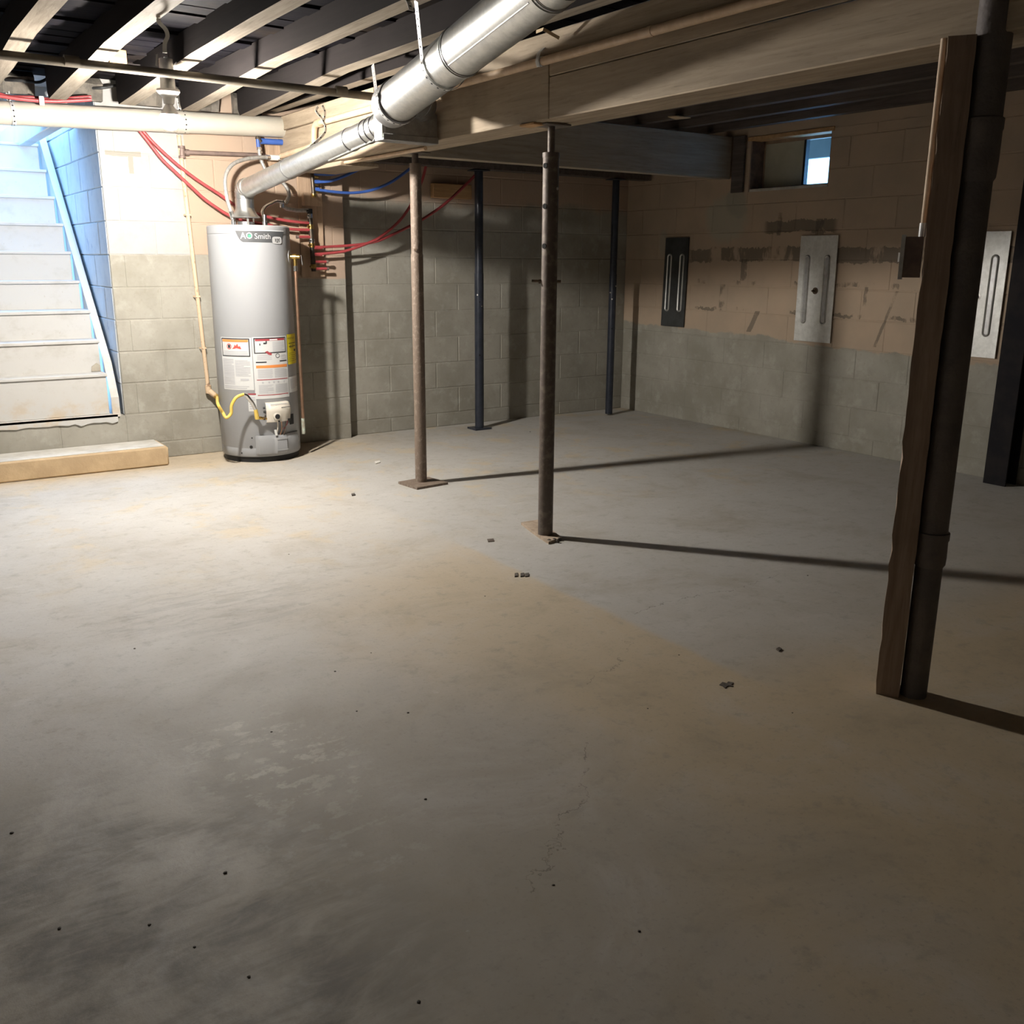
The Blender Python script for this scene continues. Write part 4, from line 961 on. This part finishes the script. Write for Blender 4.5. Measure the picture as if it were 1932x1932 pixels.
strap('looped perforated strap hanging the flue pipe from a joist', [onY(600, 201, q0.y), onY(597, 210, q0.y), onY(610, 228, q0.y), onY(613, 250, q0.y), q0+Vector((0, 0, fr+.004))], .014, (1, .3, 0))
strap('second leg of the looped strap above the flue pipe', [onY(608, 199, q0.y+.01), onY(613, 211, q0.y+.01), onY(611, 228, q0.y+.01)], .014, (1, .3, 0))

# ------------------------------------------------------------------ big drain pipe
pv = thing('drain_pipe', 'thick off-white plastic drain pipe running along the top of the wall', 'pipe', (1.6, 6.03, 1.98))
ya = 6.045; A0 = onY(0, 213, ya); A1 = onY(592, 243, ya); dp = (A1-A0)/(A1.x-A0.x)
Pm = A0 - dp*3.0; PR = .060
MB().tube([Pm, A1], PR, 36).build('pipe', M_PVC, pv)
MB().tube([A1-dp*.02, A1+dp*.05], PR*1.06, 36).build('end_cap', M_PVC, pv)
for xx in (347, 395):
    pass
c0 = onY(343, 235, ya); c0 = A0+dp*(c0.x-A0.x)
MB().tube([c0-dp*.035, c0+dp*.035], PR*1.05, 36).build('coupling', M_PVC, pv)
def pvstrap(px, label):
    c0 = onY(px, 225, ya); c0 = A0+dp*(c0.x-A0.x); d = dp.normalized()
    A = around(c0, d, PR+.002, D(-40), D(290), 18)
    strap(label, [A[0]+Vector((0, .02, .09))]+A+[A[-1]+Vector((0, 0, .06))], .020, d)
pvstrap(24, 'perforated strap round the drain pipe above the stairs')
pvstrap(345, 'perforated strap round the drain pipe behind the lamp')

# cream gas pipe along the beam with an offset
yb0 = 5.60; xg = BX0-.022
gz = 1.972
G = thing('gas_pipe', 'cream painted gas pipe running along the top of the main beam', 'pipe', (xg, 4, gz))
e1 = Vector((xg, 5.45, gz)); 
e2 = Vector((xg, 5.52, gz-.115)); e3 = Vector((2.36, 5.95, gz-.125))
MB().tube([(xg, Y0, gz), e1], .0165, 14).build('run', M_GASP, G)
MB().tube(catmull([e1, e1+Vector((0, .045, -.02)), e2+Vector((0, -.01, .02)), e2], 5), .0175, 14).build('offset', M_GASP, G)
MB().lathe(e1+Vector((0, -.02, 0)), [(.022, -.02), (.022, .03)], 14, (0, 1, 0)).build('elbow_collar', M_GASP, G)
MB().lathe(e2+Vector((0, .0, 0)), [(.022, -.02), (.022, .025)], 14, (0, .6, -.8)).build('elbow_collar', M_GASP, G)
MB().tube([e2, Vector((xg, 6.02, gz-.130))], .0165, 14).build('lower_run', M_GASP, G)
for yy in (1.9, 2.65, 3.28, 3.95, 4.75):
    MB().lathe((xg, yy, gz), [(.0185, -.012), (.0185, .012)], 12, (0, 1, 0)).build('coupling' if yy in (2.65,) else 'clip_band', M_GASP if yy != 3.28 else M_STRAP, G)
q = Vector((xg, 3.28, gz)); MB().strip([q+Vector((.01, 0, .05)), q+Vector((-.012, 0, .03)), q+Vector((-.02, 0, 0)), q+Vector((-.012, 0, -.02))], .022, .002, (0, 1, 0)).build('pipe_clip', M_STRAP, G)
# underside small conduit along the beam
solo(MB().tube([(2.46, 4.35, BZ-.012), (2.44, 6.1, BZ-.012)], .010, 10), 'copper_line', M_GASP, 'thin cream pipe clipped under the main beam', 'pipe')
# bits lying on top of the beam near post
q = onX(1000, 222, BX0-.002)
solo(MB().bbox((BX0-.006, q.y-.03, BZ-.010), (BX0+.05, q.y+.07, BZ-.001), .002), 'shim', W_BLOCK, 'thin wood shim on the beam edge above the worn post', 'shim')

# ------------------------------------------------------------------ vertical gas pipe on the wall, with valve
yg = YL-.030
ga = thing('gas_riser', 'cream chipped gas riser pipe on the wall left of the heater', 'pipe', (1.85, yg, .4))
g0, g1 = onY(337, 255, yg), onY(393, 733, yg)
MB().tube([g0, g1], .0125, 12).build('riser', M_GASR, ga)
tz = onY(343, 287, yg)
MB().lathe(tz, [(.021, -.035), (.021, -.022), (.018, -.02), (.018, .02), (.021, .022), (.021, .035)], 12).build('tee', M_IRON, ga)
tb = onY(495, 291, yg); tb = Vector((tb.x, yg, tz.z+.0))
MB().tube([tz, onY(500, 293, yg)], .0125, 12).build('branch', M_IRON, ga)
MB().lathe(tz+Vector((.03, 0, 0)), [(.019, -.01), (.019, .012)], 12, (1, 0, 0)).build('branch_collar', M_IRON, ga)
for f_ in (.30, .62, .83): q = g0+(g1-g0)*f_; MB().strip([q+Vector((-.02, .02, 0)), q+Vector((-.0135, -.012, 0)), q+Vector((.0135, -.012, 0)), q+Vector((.02, .02, 0))], .010, .002, (0, 0, 1)).build('pipe_clip', M_GASR, ga)
MB().lathe(g1, [(.017, -.03), (.019, -.01), (.019, .02), (.015, .022)], 10).build('elbow', M_GASR, ga)
v1 = g1+Vector((.035, -.02, -.045))
MB().tube([g1+Vector((0, 0, -.012)), v1], [.019, .017], 10).build('gas_cock', M_GASR, ga)
MB().lathe(v1, [(.018, -.006), (.018, .014)], 6, (.6, -.3, -.6)).build('flare_nut', M_BRASS, ga)
# yellow flex line
vin = hp(D(8.5), vz0+.026, HR+.03)
yx = [v1+Vector((.01, -.006, -.012))]
for (px, py, off) in ((411, 762, -.02), (420, 778, -.05), (427, 788, -.07), (436, 780, -.075), (437, 765, -.08), (446, 750, -.08), (460, 744, -.075)):
    yx.append(onY(px, py, 5.665+off))
yf = thing('gas_connector', 'yellow coated flexible gas connector looping to the heater valve', 'gas hose', yx[0])
hq = onY(476, 760, 5.590); hq2 = onY(482, 772, 5.597); hq3 = onY(485, 788, 5.605)
MB().tube(catmull(yx, 6), .0095, 12).build('yellow_hose', M_YFLEX, yf)
MB().tube([yx[-1], onY(465, 746, 5.588), hq, hq2], [.0095, .012, .012, .011], 12).build('silver_end', M_CHROME, yf)
MB().tube([hq2, hq3+Vector((0, 0, .002)), hq3+Vector((0, 0, -.01))], [.011, .014, .012], 10).build('yellow_elbow', M_YFLEX, yf)
MB().tube([hq3, vin], [.008, .008], 10).build('brass_nipple', M_BRASS, yf)
for f_ in (.3, .65): MB().lathe(hq3+(vin-hq3)*f_, [(.011, 0), (.011, .010)], 6, vin-hq3).build('nut', M_RBOLT if f_ > .5 else M_BRASS, yf)

# ------------------------------------------------------------------ manifold board, manifolds and PEX
yB = YL-.022
b0, b1 = onY(570, 522, yB), onY(614, 522, yB)
solo(MB().bbox((b0.x, yB, 1.105), (b1.x, YL-.006, 1.93), .003), 'manifold_board', W_BOARD, 'upright painted board behind the pipe manifolds', 'board')
solo(MB().bbox((b0.x+.02, yB-.05, 1.555), (b1.x-.02, yB-.001, 1.635), .003), 'spacer_block', W_BOARD, 'painted wooden block fixed across the manifold board', 'block')
yM = YL-.075
def pl(pts, Y0_, Y1_=None):
    Y1_ = Y0_ if Y1_ is None else Y1_; n = len(pts)-1
    return [onY(px, py, Y0_+(Y1_-Y0_)*i/n) for i, (px, py) in enumerate(pts)]
hm = thing('hot_manifold', 'dark copper manifold with red pipe branches', 'manifold', onY(592, 511, yM))
m0, m1 = onY(584, 396, yM), onY(592, 512, yM)
MB().tube([m0, m1], .0155, 14).build('header', M_MANI, hm)
for f_, mt, r in ((.10, M_CHROME, .019), (.27, M_BRASS, .019), (.50, M_CHROME, .020), (.57, M_BRASS, .019), (.92, M_BRASS, .018), (.02, M_BLACK, .018)):
    q = m0+(m1-m0)*f_; MB().lathe(q, [(r, -.014), (r, .014)], 10, m1-m0).build('fitting', mt, hm)
    MB().lathe(q+Vector((-.012, -.012, 0)), [(.007, 0), (.007, .018)], 8, (-1, -.3, 0)).build('fitting_ear', mt, hm)
for (py, x0, x1) in ((447, 561, 586), (494, 592, 617), (507, 592, 618)):
    MB().tube(pl([(x0, py), (x1, py)], yM), .0095, 10).build('branch_stub', M_PEXR, hm)
    ex = x0 if x0 < 570 else x1; MB().tube(pl([(ex-2, py), (ex+2, py)], yM), .0115, 10).build('stub_cap', M_IRON, hm)
for py, d_ in ((467, 0), (480, 0)): MB().tube(pl([(592, py), (607, py)], yM), .0125, 10).build('branch_sleeve', M_PEXR, hm)
cm = thing('cold_manifold', 'dark copper manifold with blue pipe branches', 'manifold', onY(592, 369, yM))
c0_, c1_ = onY(588, 315, yM), onY(592, 369, yM)
MB().tube([c0_, c1_], .0135, 12).build('header', M_MANI, cm)
MB().lathe(c1_, [(.017, -.012), (.017, .012)], 10).build('fitting', M_BRASS, cm)
for py in (328, 343, 357):
    MB().tube(pl([(590, py), (602, py)], yM), .0120, 10).build('branch_sleeve', M_PEXB, cm); MB().tube(pl([(592, py+5), (600, py+6)], yM), .008, 8).build('fitting', M_BRASS, cm)
def pex(label, pts, mat, Y0_, Y1_=None, r=.0095, group=None, ext=None):
    P = pl(pts, Y0_, Y1_)
    if ext: P += [Vector(q) for q in ext]
    return solo(MB().tube(catmull(P, 6), r, 10), 'water_pipe', mat, label, 'pipe', group)
pex('red water pipe sagging highest from the drain pipe to the hot manifold', [(262, 238), (290, 270), (330, 307), (370, 338), (410, 364), (448, 389), (500, 408), (545, 417), (586, 421)], M_PEXR, YL-.03, yM)
pex('red water pipe sagging lower from the drain pipe to the hot manifold', [(256, 238), (280, 268), (305, 300), (330, 324), (360, 352), (393, 381), (443, 411), (505, 424), (545, 432), (586, 434)], M_PEXR, YL-.03, yM)
pex('red water pipe climbing steeply behind the brown post', [(594, 480), (650, 474), (698, 457), (722, 444), (756, 414), (781, 376), (798, 335), (806, 300)], M_PEXR, yM, 5.98)
pex('red water pipe rising gently past the brown post toward the wood block', [(594, 467), (663, 463), (698, 458), (725, 450), (780, 423), (805, 409), (840, 384), (872, 355), (905, 322)], M_PEXR, yM, 6.0)
pex('blue water pipe leaving the top of the cold manifold', [(592, 328), (625, 329), (650, 324), (680, 315), (715, 300)], M_PEXB, yM, 6.0)
pex('blue water pipe leaving the middle of the cold manifold', [(592, 343), (620, 342), (645, 334), (672, 322), (700, 306)], M_PEXB, yM, 6.0)
pex('blue water pipe looping low from the cold manifold to the beam', [(592, 357), (630, 362), (665, 364), (700, 359), (735, 345), (762, 327), (790, 305)], M_PEXB, yM, 6.0)
pex('red water pipe lying on the drain pipe above the stairs', [(-30, 175), (0, 181), (40, 187), (90, 191), (140, 190), (172, 188)], M_PEXR, 5.99, 5.98, .0100)
pex('second red water pipe tied over the drain pipe above the stairs', [(-30, 172), (0, 178), (18, 183), (60, 184), (100, 188), (150, 184), (172, 183)], M_PEXR, 6.03, 6.02, .0100)
solo(MB().bbox(onY(76, 194, 5.97)-Vector((.004, .004, .012)), onY(80, 186, 5.97)+Vector((.008, .006, .012)), .002), 'pipe_tie', M_WHITEP, 'white tie on the red pipes above the stairs', 'tie')
# water connectors
yh = 5.93
nlq = Vector((nl.x, nl.y, HZ1+.06)); nrq = Vector((nr.x, nr.y, HZ1+.06))
def hose(name, label, pts, mat=M_HOSE, r=.0115):
    t = thing(name, label, 'hose', pts[0]); c = catmull(pts, 7); MB().tube(c, r, 12).build('hose', mat, t)
    for a, b in ((c[0], c[3]), (c[-4], c[-1])): MB().tube([a, b], r*1.25, 10).build('end_ferrule', M_CHROME, t)
    return t
hose('water_hose', 'grey flexible hose arching from the heater top to the white coupling', [nlq-Vector((0, 0, .02))]+pl([(428, 372), (425, 335), (437, 312), (460, 301), (490, 297), (508, 297)], 5.90, 6.02))
hose('water_hose', 'short grey hose hanging from the blue sleeve behind the flue', pl([(489, 278), (490, 292), (496, 310), (504, 324), (520, 338), (534, 345), (543, 358), (545, 370), (538, 384)], 6.04, 6.02))
hose('water_hose', 'bent silver connector from the heater top to the valve', [nrq-Vector((0, 0, .02))]+pl([(495, 400), (501, 390), (512, 384), (522, 380), (534, 382)], 5.88, 6.0), M_CHROME, .010)
tv = thing('water_valves', 'group of shutoff fittings with blue sleeves under the drain pipe', 'valve', onY(530, 300, 6.05))
MB().tube(pl([(506, 297), (526, 298)], 6.03), .0165, 14).build('white_coupling', M_PORC, tv)
MB().tube(pl([(524, 298), (545, 302)], 6.03), .011, 10).build('brass_tee', M_MANI, tv)
MB().tube(pl([(530, 290), (531, 318)], 6.03), .010, 10).build('riser', M_CHROME, tv)
MB().tube(pl([(490, 266), (540, 269)], 6.06), .0175, 14).build('blue_sleeve', M_PEXB, tv, 'blue sleeve')
MB().tube(pl([(486, 260), (488, 283)], 6.05), .0120, 12).build('blue_sleeve', M_PEXB, tv); MB().tube(pl([(537, 265), (539, 300)], 6.06), .0140, 12).build('blue_sleeve', M_PEXB, tv)
MB().tube(pl([(484, 258), (492, 268)], 6.05), .014, 8).build('elbow', M_MANI, tv)
MB().tube(pl([(525, 302), (535, 302)], 6.0), .005, 8).build('valve_handle', M_CHROME, tv)
MB().tube(pl([(543, 297), (541, 312)], 6.05), .012, 8).build('elbow', M_MANI, tv)
MB().tube(pl([(533, 388), (541, 394), (560, 397), (584, 397)], 6.0, yM), .0125, 12).build('feed_tube', M_HOSE, tv)
MB().tube(pl([(531, 378), (532, 392)], 6.0), .014, 12).build('union', M_CHROME, tv)
# short board pieces behind the valves
solo(MB().bbox((onY(500, 285, 6.12).x, 6.105, onY(500, 292, 6.12).z), (onY(545, 285, 6.12).x, YL-.006, onY(500, 272, 6.12).z), .003), 'backing_block', W_BOARD, 'small painted wood block on the wall behind the blue sleeve', 'block')
solo(MB().bbox((onY(500, 310, 6.12).x, 6.10, onY(500, 317, 6.12).z), (onY(530, 310, 6.12).x, YL-.006, onY(500, 298, 6.12).z), .003), 'backing_block', W_BOARD, 'painted wood cleat on the wall behind the white coupling', 'block')
# wood block on the back wall
a, b = onY(815, 373, 6.19), onY(878, 349, 6.19)
solo(MB().bbox((a.x, 6.165, a.z), (b.x+.04, YB-.008, b.z), .003), 'wood_block', W_BLOCK, 'orange toned wood block screwed to the grey back wall', 'block')

# ------------------------------------------------------------------ lamp
LX, LY = 1.366, 4.80
lp = thing('bare_bulb_lamp', 'lit bare bulb in a white porcelain holder under a joist', 'lamp', (LX, LY, ZJ))
TL = math.radians(3); ax = Vector((0, -math.sin(TL), math.cos(TL)))   # holder leans a little, bulb points down and toward the wall
LP = Vector((LX, LY, 1.972))
MB().tube([(LX, LY, ZJ), (LX, LY, 1.962)], [.030, .034], 20).build('junction_box', M_GALV, lp)
MB().lathe(LP, [(.050, 0), (.052, -.010), (.044, -.022), (.028, -.034), (.024, -.060), (.021, -.064)], 24, ax).build('lamp_holder', M_PORC, lp)
LB = LP-ax*.052; KB = 1.35
MB().lathe(LB, [(r*KB, h*1.05) for r, h in ((.011, .004), (.012, -.012), (.0225, -.034), (.0305, -.052), (.0312, -.054))], 24, ax).build('bulb_neck', M_PORC, lp, 'opaque white neck of the bulb')
MB().lathe(LB, [(r*KB, -.0545*1.05+(h+.0545)*KB) for r, h in ((.0300, -.0548), (.0315, -.060), (.0320, -.068), (.0305, -.080), (.026, -.091), (.018, -.099), (.008, -.1035), (.001, -.1045))], 28, ax).build('bulb_dome', M_BULB, lp, 'glowing dome of the bulb')
MB().tube(catmull([(LX+.05, LY+.01, ZJ-.01), (LX+.055, LY+.05, ZJ-.012), (LX+.075, LY+.09, ZJ-.004), (LX+.03, LY+.13, ZJ+.03)], 5), .005, 8).build('cable', M_WHITEP, lp)

# ------------------------------------------------------------------ clutter between the joists
a = onZ(215, 128, 2.12); b = onZ(240, 152, 2.12)
solo(MB().bbox((1.22, 5.22, 2.135), (1.30, 5.24, 2.195), .002), 'wood_block', W_BLOCK, 'small orange wood block between joists behind the iron pipe', 'block')
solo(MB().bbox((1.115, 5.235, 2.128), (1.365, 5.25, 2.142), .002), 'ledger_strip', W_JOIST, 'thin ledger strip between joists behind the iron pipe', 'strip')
solo(MB().strip(catmull([onZ(132, 167, 2.14), onZ(150, 175, 2.13), onZ(170, 180, 2.13), onZ(190, 180, 2.14)], 5), .03, .003, (0, 0, 1)), 'lath_strip', M_TWINE, 'bent pale lath strip hanging between joists over the stairs', 'strip')
solo(MB().tube(catmull([onZ(118, 158, 2.16), onZ(150, 164, 2.15), onZ(190, 166, 2.14), onZ(225, 160, 2.17)], 5), .008, 8), 'black_cable', M_CABLE, 'black cable slung between joists over the stairs', 'cable')
solo(MB().tube(catmull([onZ(0, 150, 2.14), onZ(40, 152, 2.13), onZ(75, 155, 2.15), onZ(100, 140, 2.2)], 5), .008, 8), 'black_cable', M_CABLE, 'black cable drooping beside the first joist above the stairs', 'cable')
for x0_, x1_ in ((.78, 1.02), (1.11, 1.365), (1.46, 1.695), (1.79, 2.025), (2.12, 2.295)):
    mb = MB(); n = 6
    vs = []
    for i in range(n+1):
        x = x0_+(x1_-x0_)*i/n; b_ = .012*math.sin(i*2.1+x0_*9)
        vs += [(x, YL-.04+b_, 2.075), (x, YL-.075+b_*1.5, 2.16), (x, YL-.03, ZC-.01), (x, YL-.003, ZC-.01), (x, YL-.003, 2.075)]
    fs = [(i*5+k, i*5+(k+1) % 5, (i+1)*5+(k+1) % 5, (i+1)*5+k) for i in range(n) for k in range(5)]+[tuple(range(5)), tuple(range(n*5, n*5+5))]
    solo(mb.add(vs, fs), 'insulation_batt', M_INSUL, 'grey insulation stuffed in a joist bay above the heater wall', 'insulation', 'insulation in the joist bays')
# dangling strips and nails
for pts, lb in (([(300, 42), (312, 55), (316, 68), (311, 82), (311, 100)], 'curled dusty plastic strip dangling from the joist near the lamp'),
                ([(295, 92), (296, 105), (295, 124)], 'straight dusty strip dangling beside the iron pipe near the lamp')):
    P = [onY(px, py, onX(300, 42, 1.135).y if len(pts) == 5 else 4.72) for px, py in pts]; P = [Vector((P[0].x, P[0].y, ZJ+.001))]+[q for q in P if q.z < ZJ-.004]
    solo(MB().strip(catmull(P, 5), .016 if len(pts) == 5 else .008, .001, CR), 'plastic_strip', M_COBWEB, lb, 'strip')
solo(MB().strip([onZ(1012, 60, 2.06), onZ(1025, 55, 2.055), onZ(1055, 72, 2.03)], .012, .002, (0, 0, 1)), 'wood_splinter', M_TWINE, 'pale splinter hanging from the joist beside the duct', 'splinter')
solo(MB().prism([onZ(1260, 221, 2.10), onZ(1278, 220, 2.10), onZ(1303, 223, 2.10), onZ(1275, 226, 2.10)], (0, 0, .006)), 'wood_splinter', M_TWINE, 'pale broken splinter under a dark joist', 'splinter', smooth=False)

# ------------------------------------------------------------------ small debris on the floor
def bit(px, py, s, mat, label, cat='debris', group='dark crumbs scattered on the floor'):
    q = onZ(px, py); s *= .62; n = 7; vs = []
    for (h, k) in ((0, 1.), (.35*s, .9), (.6*s, .45)):
        vs += [(q.x+s*k*(.7+.5*rnd())*math.cos(2*math.pi*i/n), q.y+s*k*(.7+.5*rnd())*math.sin(2*math.pi*i/n), h) for i in range(n)]
    fs = [(r*n+i, r*n+(i+1) % n, (r+1)*n+(i+1) % n, (r+1)*n+i) for r in range(2) for i in range(n)]+[tuple(range(2*n, 3*n)), tuple(reversed(range(n)))]
    return solo(MB().add(vs, fs), 'crumb', mat, label, cat, group)
for px, py, s in ((632, 1267, .006), (254, 1224, .006), (770, 1345, .006), (673, 1342, .005), (425, 1647, .008), (470, 1843, .006), (803, 1508, .006), (1281, 1236, .005), (1524, 1086, .006), (915, 1125, .005), (512, 1381, .005), (1222, 1337, .004),
                  (282, 1745, .006), (790, 1890, .006), (1206, 1757, .005), (1044, 1670, .005), (367, 1787, .005), (545, 1046, .005), (700, 1232, .004), (1000, 815, .010), (1495, 1345, .004), (112, 1752, .007), (22, 1572, .008)):
    bit(px, py, s, M_DEBRIS, 'tiny dark crumb lying on the concrete floor')
def flat(pts, h, mat, name, label, cat):
    P = [onZ(*p) for p in pts]; return solo(MB().prism([(p.x, p.y, 0) for p in P], (0, 0, h)), name, mat, label, cat, smooth=False)
flat([(1357, 1293), (1363, 1288), (1371, 1290), (1374, 1287), (1384, 1289), (1380, 1293), (1384, 1296), (1373, 1295), (1368, 1299), (1363, 1295)], .0025, M_DEBRIS, 'floor_anchor', 'dark broken anchor stub in the floor near the wooden post', 'anchor')
flat([(1464, 1226), (1470, 1223), (1475, 1226), (1470, 1230)], .005, M_DEBRIS, 'floor_anchor', 'small dark anchor stub in the floor away from the tan stain', 'anchor')
for dx, k in ((-12, 6), (-1, 7), (8, 7)): flat([(983+dx, 1083), (983+dx+k, 1082), (983+dx+k, 1088), (983+dx, 1089)], .004, M_DEBRIS, 'nail_stub', 'rusty nail stub in a row at the edge of the tan stain', 'nail')['group'] = 'row of nail stubs'
flat([(919, 1018), (931, 1017), (933, 1022), (921, 1023)], .003, M_RUSTD, 'floor_chip', 'small rusty chip on the floor left of the worn post', 'chip')
flat([(707, 872), (716, 870), (718, 873), (709, 876)], .006, M_PAPER, 'paper_scrap', 'tiny pale scrap on the floor right of the heater', 'scrap')
flat([(663, 933), (669, 932), (671, 935), (664, 936)], .006, M_DEBRIS, 'leaf_scrap', 'small brown leaf scrap on the floor before the heater', 'scrap')
